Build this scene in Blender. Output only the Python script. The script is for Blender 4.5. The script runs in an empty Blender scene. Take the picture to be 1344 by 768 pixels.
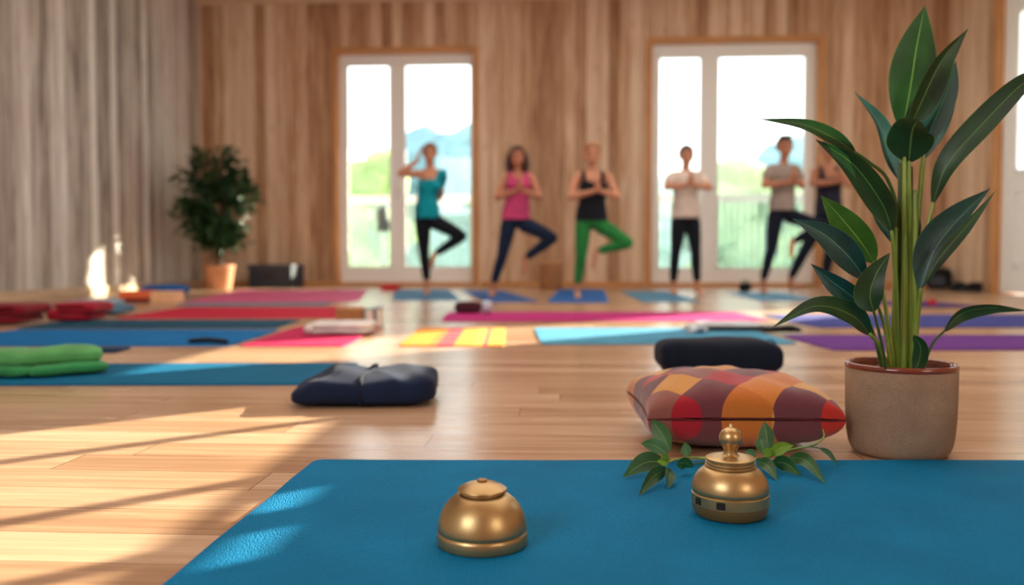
import bpy, bmesh, math, random
from mathutils import Vector, Matrix, noise
R = math.radians
random.seed(7)
scene = bpy.context.scene
col = scene.collection

# ------------------------------------------------------------------ camera
F = 1150.0
CAMH = 0.41
YAW, PITCH = R(3.4), math.atan(46 / F)
cam_d = bpy.data.cameras.new('camera')
cam = bpy.data.objects.new('camera', cam_d); col.objects.link(cam)
cam.location = (0, 0, CAMH)
cam.rotation_euler = (R(90) - PITCH, 0, YAW)
cam_d.sensor_width = 36.0
cam_d.lens = 36.0 * F / 1344
cam_d.clip_start = 0.02
cam_d.dof.use_dof = True
cam_d.dof.focus_distance = 1.47
cam_d.dof.aperture_fstop = 2.25
scene.camera = cam
CM = Matrix.Translation(cam.location) @ cam.rotation_euler.to_matrix().to_4x4()
CR = Vector((math.cos(YAW), math.sin(YAW), 0))          # camera right on the floor
CF = Vector((-math.sin(YAW), math.cos(YAW), 0))         # camera forward on the floor

def ray(px, py):
    return (CM.to_3x3() @ Vector(((px - 672) / F, (384 - py) / F, -1)))
def P(px, py, depth):                                    # point at a given distance into the room
    return cam.location + ray(px, py) * depth
def G(px, py, z=0.0):                                    # point on a level plane
    d = ray(px, py)
    return cam.location + d * ((z - CAMH) / d.z)
def onY(px, py, y):
    d = ray(px, py); return cam.location + d * (y / d.y)
def onX(px, py, x):
    d = ray(px, py); return cam.location + d * (x / d.x)
def depth_of(p):
    return (p - cam.location).dot(CM.to_3x3() @ Vector((0, 0, -1)))

# ------------------------------------------------------------------ helpers
def tag(o, label=None, cat=None, group=None, kind=None):
    if label: o['label'] = label
    if cat: o['category'] = cat
    if group: o['group'] = group
    if kind: o['kind'] = kind
    return o
def empty(name, loc, label=None, cat=None, group=None, rz=0):
    o = bpy.data.objects.new(name, None); col.objects.link(o)
    o.empty_display_size = 0.05
    o.location = loc; o.rotation_euler = (0, 0, rz)
    return tag(o, label, cat, group)
def link_mesh(name, me, mat, parent=None, world=True):
    o = bpy.data.objects.new(name, me); col.objects.link(o)
    if mat is not None:
        me.materials.clear(); me.materials.append(mat)
    if parent is not None:
        o.parent = parent
        if world:
            o.matrix_parent_inverse = mw(parent).inverted()
    return o
def mw(o):
    m = Matrix.LocRotScale(o.location, o.rotation_euler, o.scale)
    if o.parent: m = mw(o.parent) @ o.matrix_parent_inverse @ m
    return m
def obj(name, bm, mat, parent=None, smooth=True, world=False, bevel=0.0, sub=0, auto=None):
    """bm in local coordinates of parent (world=False) or in world coordinates (world=True)"""
    bmesh.ops.recalc_face_normals(bm, faces=bm.faces)
    me = bpy.data.meshes.new(name); bm.to_mesh(me); bm.free()
    if smooth:
        for p in me.polygons: p.use_smooth = True
    o = link_mesh(name, me, mat, parent, world)
    if bevel:
        m = o.modifiers.new('bevel', 'BEVEL'); m.width = bevel; m.segments = 3; m.limit_method = 'ANGLE'; m.angle_limit = R(40)
    if sub:
        m = o.modifiers.new('sub', 'SUBSURF'); m.levels = sub; m.render_levels = sub
    if auto:
        es = me.edges
        me.set_sharp_from_angle(angle=R(auto))
    return o
def box(bm, c, s, rz=0):
    M = Matrix.Translation(Vector(c)) @ Matrix.Rotation(rz, 4, 'Z') @ Matrix.Diagonal((s[0], s[1], s[2], 1))
    return bmesh.ops.create_cube(bm, size=1, matrix=M)['verts']
def box2(bm, a, b):
    a, b = Vector(a), Vector(b)
    return box(bm, (a + b) / 2, [abs(x) for x in (b - a)])
def lathe(bm, prof, n=48, c=(0, 0, 0)):
    rings = []
    for r, z in prof:
        if r < 1e-6:
            rings.append([bm.verts.new((c[0], c[1], c[2] + z))])
        else:
            rings.append([bm.verts.new((c[0] + r * math.cos(2 * math.pi * i / n), c[1] + r * math.sin(2 * math.pi * i / n), c[2] + z)) for i in range(n)])
    for a, b in zip(rings, rings[1:]):
        for i in range(n):
            j = (i + 1) % n
            if len(a) == 1 and len(b) == 1: continue
            if len(a) == 1: bm.faces.new((a[0], b[i], b[j]))
            elif len(b) == 1: bm.faces.new((a[i], a[j], b[0]))
            else: bm.faces.new((a[i], a[j], b[j], b[i]))
def catmull(pts, n):
    pts = [Vector(p) for p in pts]
    if len(pts) == 2: pts = [pts[0], (pts[0] + pts[1]) / 2, pts[1]]
    Q = [pts[0] * 2 - pts[1]] + pts + [pts[-1] * 2 - pts[-2]]
    out = []
    m = len(pts) - 1
    for k in range(n + 1):
        t = k / n * m
        i = min(int(t), m - 1); u = t - i
        a, b, c, d = Q[i:i + 4]
        out.append(0.5 * ((2 * b) + (c - a) * u + (2 * a - 5 * b + 4 * c - d) * u * u + (3 * b - a - 3 * c + d) * u ** 3))
    return out
def interp(arr, t):
    x = t * (len(arr) - 1); i = min(int(x), len(arr) - 2); u = x - i
    return arr[i] * (1 - u) + arr[i + 1] * u
def tube(bm, pts, radii, n=8, seg=None, flat=1.0, up=Vector((0, 0, 1))):
    """closed tapered tube with rounded ends along a smooth path"""
    seg = seg or max(2, 4 * (len(pts) - 1))
    path = catmull(pts, seg)
    rad = [interp(radii, k / seg) if len(radii) > 1 else radii[0] for k in range(seg + 1)]
    T0 = (path[1] - path[0]).normalized(); T1 = (path[-1] - path[-2]).normalized()
    full = [(path[0] - T0 * rad[0] * 0.7, rad[0] * 0.55, T0)]
    for k in range(seg + 1):
        T = (path[min(k + 1, seg)] - path[max(k - 1, 0)])
        T = T.normalized() if T.length > 1e-9 else T0
        full.append((path[k], rad[k], T))
    full.append((path[-1] + T1 * rad[-1] * 0.7, rad[-1] * 0.55, T1))
    N = None; rings = []
    for p, r, T in full:
        if N is None:
            N = T.orthogonal().normalized()
            if flat != 1.0:
                N = (up - T * up.dot(T)); N = N.normalized() if N.length > 1e-4 else T.orthogonal().normalized()
        else:
            N = (N - T * N.dot(T)); N = N.normalized() if N.length > 1e-6 else T.orthogonal().normalized()
        B = T.cross(N)
        rings.append([bm.verts.new(p + (N * math.cos(2 * math.pi * i / n) * flat + B * math.sin(2 * math.pi * i / n)) * r) for i in range(n)])
    for a, b in zip(rings, rings[1:]):
        for i in range(n):
            j = (i + 1) % n
            bm.faces.new((a[i], a[j], b[j], b[i]))
    bm.faces.new(rings[0][::-1]); bm.faces.new(rings[-1])
def ball(bm, c, r, seg=14, rot=None):
    if not hasattr(r, '__len__'): r = (r, r, r)
    M = Matrix.Translation(Vector(c)) @ (rot or Matrix.Identity(4)) @ Matrix.Diagonal((r[0], r[1], r[2], 1))
    return bmesh.ops.create_uvsphere(bm, u_segments=seg, v_segments=max(6, seg * 2 // 3), radius=1, matrix=M)['verts']
def loft(bm, levels, n=20):
    """elliptical sections: (centre, rx, ry)"""
    rings = [[bm.verts.new((c[0] + rx * math.cos(2 * math.pi * i / n), c[1] + ry * math.sin(2 * math.pi * i / n), c[2])) for i in range(n)] for c, rx, ry in levels]
    for a, b in zip(rings, rings[1:]):
        for i in range(n):
            j = (i + 1) % n
            bm.faces.new((a[i], a[j], b[j], b[i]))
    bm.faces.new(rings[0][::-1]); bm.faces.new(rings[-1])
def remeshed(bm, voxel, it=4, fac=0.5):
    bmesh.ops.recalc_face_normals(bm, faces=bm.faces)
    me = bpy.data.meshes.new('tmp'); bm.to_mesh(me); bm.free()
    o = bpy.data.objects.new('tmp', me); col.objects.link(o)
    m = o.modifiers.new('r', 'REMESH'); m.mode = 'VOXEL'; m.voxel_size = voxel; m.use_smooth_shade = True
    s = o.modifiers.new('s', 'SMOOTH'); s.factor = fac; s.iterations = it
    bpy.context.view_layer.update()
    dg = bpy.context.evaluated_depsgraph_get()
    out = bpy.data.meshes.new_from_object(o.evaluated_get(dg))
    bpy.data.objects.remove(o); bpy.data.meshes.remove(me)
    for p in out.polygons: p.use_smooth = True
    return out

# ------------------------------------------------------------------ materials
def lin(c):
    def f(v):
        v /= 255.0
        return v / 12.92 if v <= 0.04045 else ((v + 0.055) / 1.055) ** 2.4
    return tuple(f(v) for v in c) + (1.0,)
class NT:
    def __init__(s, name):
        s.m = bpy.data.materials.new(name); s.m.use_nodes = True
        s.t = s.m.node_tree; s.b = s.t.nodes['Principled BSDF']
    def n(s, typ, **kw):
        nd = s.t.nodes.new(typ)
        for k, v in kw.items():
            if k == 'ins':
                for a, b in v.items():
                    if hasattr(b, 'is_output'): s.t.links.new(b, nd.inputs[a])
                    else: nd.inputs[a].default_value = b
            else: setattr(nd, k, v)
        return nd
    def math(s, op, a, b=0.0, c=None):
        ins = {0: a, 1: b}
        if c is not None: ins[2] = c
        return s.n('ShaderNodeMath', operation=op, ins=ins).outputs[0]
    def mix(s, fac, a, b, typ='MIX'):
        nd = s.n('ShaderNodeMix', data_type='RGBA', blend_type=typ)
        for k, v in ((0, fac), (6, a), (7, b)):
            if hasattr(v, 'is_output'): s.t.links.new(v, nd.inputs[k])
            else: nd.inputs[k].default_value = v
        return nd.outputs[2]
    def ramp(s, fac, stops, interp='LINEAR'):
        nd = s.n('ShaderNodeValToRGB', ins={0: fac}); cr = nd.color_ramp; cr.interpolation = interp
        while len(cr.elements) < len(stops): cr.elements.new(0.5)
        for e, (p, c) in zip(cr.elements, stops): e.position = p; e.color = c
        return nd.outputs[0]
    def set(s, **kw):
        names = {'color': 'Base Color', 'rough': 'Roughness', 'metal': 'Metallic', 'spec': 'Specular IOR Level', 'sheen': 'Sheen Weight', 'coat': 'Coat Weight', 'normal': 'Normal', 'sss': 'Subsurface Weight', 'trans': 'Transmission Weight'}
        for k, v in kw.items():
            i = s.b.inputs[names[k]]
            if hasattr(v, 'is_output'): s.t.links.new(v, i)
            else: i.default_value = v
        return s
    def bump(s, h, strength=0.3, dist=0.01):
        s.set(normal=s.n('ShaderNodeBump', ins={'Strength': strength, 'Distance': dist, 'Height': h}).outputs[0])
        return s
    def obj(s): return s.n('ShaderNodeTexCoord').outputs['Object']

def plain(name, rgb, rough=0.6, metal=0.0, var=0.08, scale=20, bump=0.0, spec=0.5, sheen=0.0):
    t = NT(name); c = lin(rgb)
    nz = t.n('ShaderNodeTexNoise', ins={'Vector': t.obj(), 'Scale': scale, 'Detail': 4})
    d = tuple(max(0, x * (1 - var * 2)) for x in c[:3]) + (1,); e = tuple(min(1, x * (1 + var * 2)) for x in c[:3]) + (1,)
    t.set(color=t.ramp(nz.outputs[0], [(0.3, d), (0.7, e)]), rough=rough, metal=metal, spec=spec, sheen=sheen)
    if bump: t.bump(nz.outputs[0], bump, 0.004)
    return t.m
def fabric(name, rgb, scale=350, rough=0.85, bump=0.25, var=0.1, sheen=0.1):
    t = NT(name); c = lin(rgb)
    o = t.obj()
    w1 = t.n('ShaderNodeTexWave', wave_type='BANDS', bands_direction='X', ins={'Vector': o, 'Scale': scale / 6.0, 'Distortion': 0.4})
    w2 = t.n('ShaderNodeTexWave', wave_type='BANDS', bands_direction='Y', ins={'Vector': o, 'Scale': scale / 6.0, 'Distortion': 0.4})
    nz = t.n('ShaderNodeTexNoise', ins={'Vector': o, 'Scale': 9, 'Detail': 5})
    h = t.math('MAXIMUM', w1.outputs[1], w2.outputs[1])
    d = tuple(x * (1 - 2 * var) for x in c[:3]) + (1,); e = tuple(min(1, x * (1 + 2 * var)) for x in c[:3]) + (1,)
    base = t.ramp(nz.outputs[0], [(0.3, d), (0.7, e)])
    t.set(color=t.mix(t.math('MULTIPLY', t.math('SUBTRACT', 1.0, h), 0.25), base, (0, 0, 0, 1)), rough=rough, spec=0.2, sheen=sheen)
    t.bump(h, bump, 0.001)
    return t.m
def mat_rubber(name, rgb, rough=0.75, scale=1.0, spec=0.14):
    t = NT(name); c = lin(rgb)
    o = t.obj()
    mp = t.n('ShaderNodeMapping', ins={'Vector': o, 'Scale': (420 * scale, 260 * scale, 1)})
    v = t.n('ShaderNodeTexVoronoi', ins={'Vector': mp.outputs[0], 'Scale': 1.0})
    nz = t.n('ShaderNodeTexNoise', ins={'Vector': o, 'Scale': 5, 'Detail': 6})
    d = tuple(x * 0.86 for x in c[:3]) + (1,); e = tuple(min(1, x * 1.14) for x in c[:3]) + (1,)
    base = t.ramp(nz.outputs[0], [(0.3, d), (0.7, e)])
    t.set(color=t.mix(t.math('MULTIPLY', v.outputs[0], 0.45), base, tuple(x * 0.45 for x in c[:3]) + (1,)), rough=rough, spec=spec)
    t.bump(t.math('SUBTRACT', 1.0, v.outputs[0]), 0.8, 0.003)
    return t.m
def boards(name, axis, tones, width=0.17, rough=0.6):
    t = NT(name)
    sp = t.n('ShaderNodeSeparateXYZ', ins={0: t.obj()})
    u = sp.outputs[axis]; z = sp.outputs[2]
    x = t.math('DIVIDE', u, width)
    idx = t.math('FLOOR', x); fr = t.math('FRACT', x)
    rnd = t.n('ShaderNodeTexWhiteNoise', noise_dimensions='1D', ins={'W': idx}).outputs[0]
    cv = t.n('ShaderNodeCombineXYZ', ins={0: t.math('MULTIPLY', u, 9.0), 1: t.math('MULTIPLY', rnd, 40.0), 2: t.math('MULTIPLY', z, 0.55)})
    g1 = t.n('ShaderNodeTexNoise', ins={'Vector': cv.outputs[0], 'Scale': 1.6, 'Detail': 8, 'Roughness': 0.62, 'Distortion': 1.2}).outputs[0]
    cv2 = t.n('ShaderNodeCombineXYZ', ins={0: t.math('MULTIPLY', u, 70.0), 1: t.math('MULTIPLY', rnd, 11.0), 2: t.math('MULTIPLY', z, 1.2)})
    g2 = t.n('ShaderNodeTexNoise', ins={'Vector': cv2.outputs[0], 'Scale': 1.0, 'Detail': 4}).outputs[0]
    kn = t.n('ShaderNodeTexVoronoi', ins={'Vector': t.n('ShaderNodeCombineXYZ', ins={0: t.math('MULTIPLY', u, 5.0), 1: 0.0, 2: t.math('MULTIPLY', z, 1.3)}).outputs[0], 'Scale': 1.0}).outputs[0]
    f = t.math('ADD', t.math('MULTIPLY', rnd, 0.36), t.math('ADD', t.math('MULTIPLY', g1, 0.85), t.math('MULTIPLY', g2, 0.12)))
    c = t.ramp(f, [(0.40, lin(tones[0])), (0.62, lin(tones[1])), (0.85, lin(tones[2]))])
    knot = t.math('LESS_THAN', kn, 0.09)
    c = t.mix(t.math('MULTIPLY', knot, 0.35), c, lin(tones[0]))
    edge = t.math('LESS_THAN', fr, 0.045)
    c = t.mix(t.math('MULTIPLY', edge, 0.65), c, tuple(v * 0.4 for v in lin(tones[0])[:3]) + (1,))
    t.set(color=c, rough=rough, spec=0.3)
    t.bump(t.math('SUBTRACT', g2, t.math('MULTIPLY', edge, 2.0)), 0.3, 0.004)
    return t.m
def floor_mat():
    t = NT('oak_floor')
    sp = t.n('ShaderNodeSeparateXYZ', ins={0: t.obj()})
    u, v = sp.outputs[0], sp.outputs[1]
    row = t.math('DIVIDE', v, 0.125)
    ri = t.math('FLOOR', row); rf = t.math('FRACT', row)
    r1 = t.n('ShaderNodeTexWhiteNoise', noise_dimensions='1D', ins={'W': ri}).outputs[0]
    pl = t.math('DIVIDE', t.math('ADD', u, t.math('MULTIPLY', r1, 5.0)), 1.5)
    pi, pf = t.math('FLOOR', pl), t.math('FRACT', pl)
    r2 = t.n('ShaderNodeTexWhiteNoise', noise_dimensions='2D', ins={'Vector': t.n('ShaderNodeCombineXYZ', ins={0: ri, 1: pi}).outputs[0]}).outputs[0]
    cv = t.n('ShaderNodeCombineXYZ', ins={0: t.math('MULTIPLY', u, 0.9), 1: t.math('MULTIPLY', v, 16.0), 2: t.math('MULTIPLY', r2, 30.0)})
    g1 = t.n('ShaderNodeTexNoise', ins={'Vector': cv.outputs[0], 'Scale': 1.7, 'Detail': 7, 'Roughness': 0.6, 'Distortion': 0.8}).outputs[0]
    cv2 = t.n('ShaderNodeCombineXYZ', ins={0: t.math('MULTIPLY', u, 4.0), 1: t.math('MULTIPLY', v, 110.0), 2: r2})
    g2 = t.n('ShaderNodeTexNoise', ins={'Vector': cv2.outputs[0], 'Scale': 1.0, 'Detail': 3}).outputs[0]
    f = t.math('ADD', t.math('MULTIPLY', r2, 0.34), t.math('ADD', t.math('MULTIPLY', g1, 0.6), t.math('MULTIPLY', g2, 0.22)))
    c = t.ramp(f, [(0.3, lin((148, 109, 80))), (0.58, lin((183, 146, 114))), (0.85, lin((210, 178, 147)))])
    gap = t.math('MAXIMUM', t.math('LESS_THAN', rf, 0.022), t.math('LESS_THAN', pf, 0.0022))
    c = t.mix(t.math('MULTIPLY', gap, 0.6), c, lin((84, 52, 32)))
    t.set(color=c, rough=t.math('ADD', 0.17, t.math('MULTIPLY', g1, 0.16)), spec=0.8)
    t.bump(t.math('SUBTRACT', g2, t.math('MULTIPLY', gap, 2.0)), 0.12, 0.002)
    return t.m
def glass_mat():
    t = NT('clear_glass'); n = t.t.nodes; L = t.t.links
    tr = n.new('ShaderNodeBsdfTransparent'); tr.inputs[0].default_value = (0.95, 0.98, 0.97, 1)
    gl = n.new('ShaderNodeBsdfGlossy'); gl.inputs['Roughness'].default_value = 0.02
    lw = n.new('ShaderNodeLayerWeight'); lw.inputs[0].default_value = .5
    mx = n.new('ShaderNodeMixShader')
    L.new(t.math('ADD', 0.03, t.math('MULTIPLY', t.math('POWER', lw.outputs['Facing'], 5.0), 0.6)), mx.inputs[0]); L.new(tr.outputs[0], mx.inputs[1]); L.new(gl.outputs[0], mx.inputs[2])
    L.new(mx.outputs[0], n['Material Output'].inputs[0])
    return t.m
def wood(name, rgb, axis=2, rough=0.5):
    t = NT(name); c = lin(rgb)
    sc = [40, 40, 40]; sc[axis] = 2.5
    mp = t.n('ShaderNodeMapping', ins={'Vector': t.obj(), 'Scale': sc})
    g = t.n('ShaderNodeTexNoise', ins={'Vector': mp.outputs[0], 'Scale': 1.0, 'Detail': 6, 'Distortion': 0.6}).outputs[0]
    t.set(color=t.ramp(g, [(0.3, tuple(x * 0.68 for x in c[:3]) + (1,)), (0.7, tuple(min(1, x * 1.2) for x in c[:3]) + (1,))]), rough=rough)
    t.bump(g, 0.15, 0.002)
    return t.m
def leaf_mat(name, dark, light, rib, rough=0.32, back=None):
    t = NT(name)
    uv = t.n('ShaderNodeUVMap', uv_map='leaf').outputs[0]
    sp = t.n('ShaderNodeSeparateXYZ', ins={0: uv})
    au = t.math('ABSOLUTE', t.math('SUBTRACT', sp.outputs[0], 0.5))
    ph = t.math('SUBTRACT', t.math('MULTIPLY', sp.outputs[1], 26.0), t.math('MULTIPLY', au, 16.0))
    vein = t.math('POWER', t.math('ABSOLUTE', t.math('SINE', t.math('MULTIPLY', ph, 3.1416))), 6.0)
    nz = t.n('ShaderNodeTexNoise', ins={'Vector': t.obj(), 'Scale': 14, 'Detail': 4}).outputs[0]
    c = t.ramp(nz, [(0.3, lin(dark)), (0.72, lin(light))])
    c = t.mix(t.math('MULTIPLY', t.math('SUBTRACT', 1.0, vein), 0.0), c, lin(light))
    c = t.mix(t.math('MULTIPLY', vein, 0.16), c, tuple(x * 0.5 for x in lin(dark)[:3]) + (1,))
    ribf = t.math('LESS_THAN', au, 0.018)
    c = t.mix(t.math('MULTIPLY', ribf, 0.75), c, lin(rib))
    edge = t.math('GREATER_THAN', au, 0.485)
    c = t.mix(t.math('MULTIPLY', edge, 0.5), c, lin(rib))
    t.set(color=c, rough=rough, spec=0.5)
    t.bump(t.math('ADD', vein, t.math('MULTIPLY', ribf, 2.0)), 0.25, 0.0015)
    # light shines through a leaf
    n, L = t.t.nodes, t.t.links
    ts = n.new('ShaderNodeBsdfTranslucent'); L.new(t.mix(0.5, c, lin(light)), ts.inputs[0])
    mx = n.new('ShaderNodeMixShader'); mx.inputs[0].default_value = 0.16
    L.new(t.b.outputs[0], mx.inputs[1]); L.new(ts.outputs[0], mx.inputs[2]); L.new(mx.outputs[0], n['Material Output'].inputs[0])
    return t.m

M = {}
M['floor'] = floor_mat()
M['wall_back'] = boards('back_wall_boards', 0, [(150, 106, 74), (202, 164, 128), (236, 210, 182)], .15)
M['wall_left'] = boards('left_wall_boards', 1, [(116, 104, 94), (188, 180, 170), (230, 228, 222)], .15)
M['wall_right'] = boards('right_wall_boards', 1, [(150, 106, 74), (206, 168, 132), (238, 212, 184)], .15)
M['ceiling'] = plain('ceiling_paint', (224, 196, 164), 0.8, var=0.02)
M['casing'] = wood('oak_casing', (206, 146, 88), 2)
M['casing_h'] = wood('oak_casing_level', (206, 146, 88), 0)
M['baseboard'] = wood('pale_baseboard', (206, 178, 146), 1)
M['white'] = plain('white_paint', (246, 246, 242), 0.45, var=0.015)
M['glass'] = glass_mat()
M['brass'] = None

# ------------------------------------------------------------------ the room
pb = G(672, 376.6)
YB = pb.y
XL = onY(265, 376.6, YB).x
XR = onY(1225, 376.6, YB).x
HC = onY(265, 2, YB).z
YF = -3.2
T = 0.22

SA = R(43)                                  # sun azimuth from +X toward +Y
SE = R(19.0)
sun_to = Vector((math.cos(SA) * math.cos(SE), math.sin(SA) * math.cos(SE), math.sin(SE)))

def panel(bm, u0, u1, v0, v1, holes, place):
    us = sorted({u0, u1} | {h[0] for h in holes} | {h[1] for h in holes})
    vs = sorted({v0, v1} | {h[2] for h in holes} | {h[3] for h in holes})
    us = [u for u in us if u0 <= u <= u1]; vs = [v for v in vs if v0 <= v <= v1]
    for a, b in zip(us, us[1:]):
        for c, d in zip(vs, vs[1:]):
            mu, mv = (a + b) / 2, (c + d) / 2
            if any(h[0] < mu < h[1] and h[2] < mv < h[3] for h in holes): continue
            place(bm, a, b, c, d)
bm = bmesh.new(); box2(bm, (XL - T, YF - T, -0.12), (XR + T, YB + T, 0)); tag(obj('floor', bm, M['floor'], smooth=False), kind='structure')
bm = bmesh.new(); box2(bm, (XL - T, YF - T, HC), (XR + T, YB + T, HC + 0.15)); tag(obj('ceiling', bm, M['ceiling'], smooth=False), kind='structure')

# openings in the back wall (two tall glazed doors)
D1 = (onY(437, 200, YB).x, onY(628, 200, YB).x, 0.0, onY(532, 62, YB).z)
D2 = (onY(848, 200, YB).x, onY(1080, 200, YB).x, 0.0, onY(964, 48, YB).z)
bm = bmesh.new()
panel(bm, XL - T, XR + T, 0, HC, [D1, D2], lambda b, a, c, d, e: box2(b, (a, YB, d), (c, YB + T, e)))
tag(obj('wall_back', bm, M['wall_back'], smooth=False), kind='structure')
bm = bmesh.new(); box2(bm, (XL - T, YF, 0), (XL, YB, HC)); tag(obj('wall_left', bm, M['wall_left'], smooth=False), kind='structure')
bm = bmesh.new(); box2(bm, (XL - T, YF - T, 0), (XR + T, YF, HC)); tag(obj('wall_rear', bm, M['wall_back'], smooth=False), kind='structure')

# right wall: a part glazed white door, and high windows nearer the camera that throw the sun on the floor
y_post = onX(1308, 300, XR).y
DR = (y_post - 1.9, y_post, 0.0, onX(1310, 0, XR).z + 0.02)
def wall_y(p):           # where the sun ray through floor point p meets the right wall
    t = (XR - p.x) / sun_to.x
    return p.y + sun_to.y * t, sun_to.z * t
ya, za = wall_y(G(478, 514)); yb, zb = wall_y(G(200, 768))
yc, zc = wall_y(G(0, 566)); 
WH = HC - 0.06
ylow, _ = wall_y(G(0, 768))
W1 = (ylow - .5, ya, (za + zb) / 2 + .012, WH)
m1, m1z = wall_y(G(366, 641)); m2, m2z = wall_y(G(428, 657)); m3, m3z = wall_y(G(255, 745)); m4, m4z = wall_y(G(380, 692))
W2 = (m2 - .03, m1 - .04, m2z + .022, m1z + .024)
W3 = (m3 - .05, m4 + .02, m4z + .006, m3z + .018)
holes = [DR, W1, W2, W3]
bm = bmesh.new()
panel(bm, YF, YB, 0, HC, holes, lambda b, a, c, d, e: box2(b, (XR, a, d), (XR + .05, c, e)))
tag(obj('wall_right', bm, M['wall_right'], smooth=False), kind='structure')

# baseboards
bm = bmesh.new(); box2(bm, (XL, YF, 0), (XL + 0.022, YB, 0.095)); tag(obj('baseboard_left', bm, M['baseboard'], smooth=False, bevel=0.004), kind='structure')
bm = bmesh.new()
for a, b in ((XL + .02, D1[0] - .02), (D1[1] + .02, D2[0] - .02), (D2[1] + .02, XR)):
    box2(bm, (a, YB - 0.022, 0), (b, YB, 0.075))
tag(obj('baseboard_back', bm, M['casing_h'], smooth=False, bevel=0.004), kind='structure')
bm = bmesh.new(); box2(bm, (XR - 0.022, DR[1] + .06, 0), (XR, YB - .022, 0.075)); box2(bm, (XR - 0.022, YF, 0), (XR, DR[0] - .06, 0.075))
tag(obj('baseboard_right', bm, M['baseboard'], smooth=False, bevel=0.004), kind='structure')
# rounded wooden strip where ceiling meets the back wall
bm = bmesh.new(); box2(bm, (XL, YB - 0.03, HC - 0.05), (XR, YB, HC)); tag(obj('trim_1', bm, M['ceiling'], smooth=False), kind='structure')

def glazed_door(name, D, mull0, mull1, gl0, gl1, gt, gb):
    """white frame with two fixed panes; arguments in metres on the back wall"""
    root = empty(name, ((D[0] + D[1]) / 2, YB, 0)); tag(root, kind='structure')
    x0, x1, z0, z1 = D
    cw = 0.075
    bm = bmesh.new()
    box2(bm, (x0, YB - 0.035, 0), (x0 + cw, YB + T, z1)); box2(bm, (x1 - cw, YB - 0.035, 0), (x1, YB + T, z1))
    obj('casing', bm, M['casing'], root, smooth=False, world=True, bevel=0.004)
    bm = bmesh.new(); box2(bm, (x0 + cw, YB - 0.035, z1 - cw), (x1 - cw, YB + T, z1)); 
    obj('head_casing', bm, M['casing_h'], root, smooth=False, world=True, bevel=0.004)
    bm = bmesh.new(); box2(bm, (x0 + cw, YB - 0.02, 0), (x1 - cw, YB + T, 0.06)); 
    obj('sill', bm, M['casing_h'], root, smooth=False, world=True, bevel=0.004)
    ya, yb = YB + 0.10, YB + 0.17
    bm = bmesh.new()
    panel(bm, x0 + cw, x1 - cw, 0.06, z1 - cw, [(gl0, mull0, gb, gt), (mull1, gl1, gb, gt)], lambda b, a, c, d, e: box2(b, (a, ya, d), (c, yb, e)))
    bmesh.ops.remove_doubles(bm, verts=bm.verts, dist=1e-5)
    bad = [f for f in bm.faces if all(len(e.link_faces) > 2 for e in f.edges)]
    obj('door_frame', bm, M['white'], root, smooth=False, world=True)
    for a, b in ((gl0, mull0), (mull1, gl1)):
        bm = bmesh.new()
        for c, d, e, f in ((a, a + .025, gb, gt), (b - .025, b, gb, gt), (a, b, gb, gb + .025), (a, b, gt - .025, gt)):
            box2(bm, (c, ya - 0.012, e), (d, ya + .02, f))
        obj('glazing_bead', bm, M['white'], root, smooth=False, world=True)
        bm = bmesh.new(); box2(bm, (a, ya + 0.030, gb), (b, ya + 0.034, gt)); obj('glass_pane', bm, M['glass'], root, smooth=False, world=True)
    bm = bmesh.new()
    xm = (mull0 + mull1) / 2
    box2(bm, (xm - .015, ya - .012, 1.25), (xm + .015, ya, 1.48)); tube(bm, [(xm, ya - .01, 1.38), (xm, ya - .05, 1.38), (xm + .11, ya - .055, 1.38)], [0.010], 8)
    obj('door_handle', bm, M['white'], root, world=True)
    return root
Wx = lambda px: onY(px, 200, YB + 0.12).x
Wz = lambda py, px: onY(px, py, YB + 0.12).z
glazed_door('door_1', D1, Wx(514), Wx(531), Wx(456), Wx(620), Wz(85, 530), Wz(352, 530))
glazed_door('door_2', D2, Wx(920), Wx(940), Wx(863), Wx(1056), Wz(74, 964), Wz(354, 964))

# right-hand door: white, glass above, one panel below
dr = empty('door_3', (XR, (DR[0] + DR[1]) / 2, 0)); tag(dr, kind='structure')
bm = bmesh.new()
box2(bm, (XR - .04, DR[1] - .03, 0), (XR + T, DR[1] + .08, DR[3])); box2(bm, (XR - .04, DR[0] - .08, 0), (XR + T, DR[0] + .03, DR[3]))
obj('casing', bm, M['casing'], dr, smooth=False, world=True, bevel=.004)
bm = bmesh.new(); box2(bm, (XR - .04, DR[0] - .08, DR[3]), (XR + T, DR[1] + .08, DR[3] + .08)); obj('head_casing', bm, M['casing'], dr, smooth=False, world=True, bevel=.004)
pz1 = onX(1336, 14, XR).z; pz0 = onX(1336, 226, XR).z
py1 = onX(1331, 226, XR).y; py0 = DR[0] + .03 + (DR[1] - .03 - py1)
bm = bmesh.new()
panel(bm, DR[0] + .03, DR[1] - .03, 0.012, DR[3], [(py0, py1, pz0, pz1)], lambda b, a, c, d, e: box2(b, (XR + .03, a, d), (XR + .085, c, e)))
obj('door_leaf', bm, M['white'], dr, smooth=False, world=True)
bm = bmesh.new()
for a, b, c, d in ((py0, py0 + .03, pz0, pz1), (py1 - .03, py1, pz0, pz1), (py0, py1, pz0, pz0 + .03), (py0, py1, pz1 - .03, pz1)):
    box2(bm, (XR + .012, a, c), (XR + .03, b, d))
obj('glazing_bead', bm, M['white'], dr, smooth=False, world=True)
bm = bmesh.new(); box2(bm, (XR + .055, py0, pz0), (XR + .06, py1, pz1)); obj('glass_pane', bm, M['glass'], dr, smooth=False, world=True)
bm = bmesh.new()
for a, b, c, d in ((py0, py0 + .04, .3, pz0 - .2), (py1 - .04, py1, .3, pz0 - .2), (py0, py1, .3, .34), (py0, py1, pz0 - .24, pz0 - .2)):
    box2(bm, (XR + .018, a, c), (XR + .03, b, d))
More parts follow.
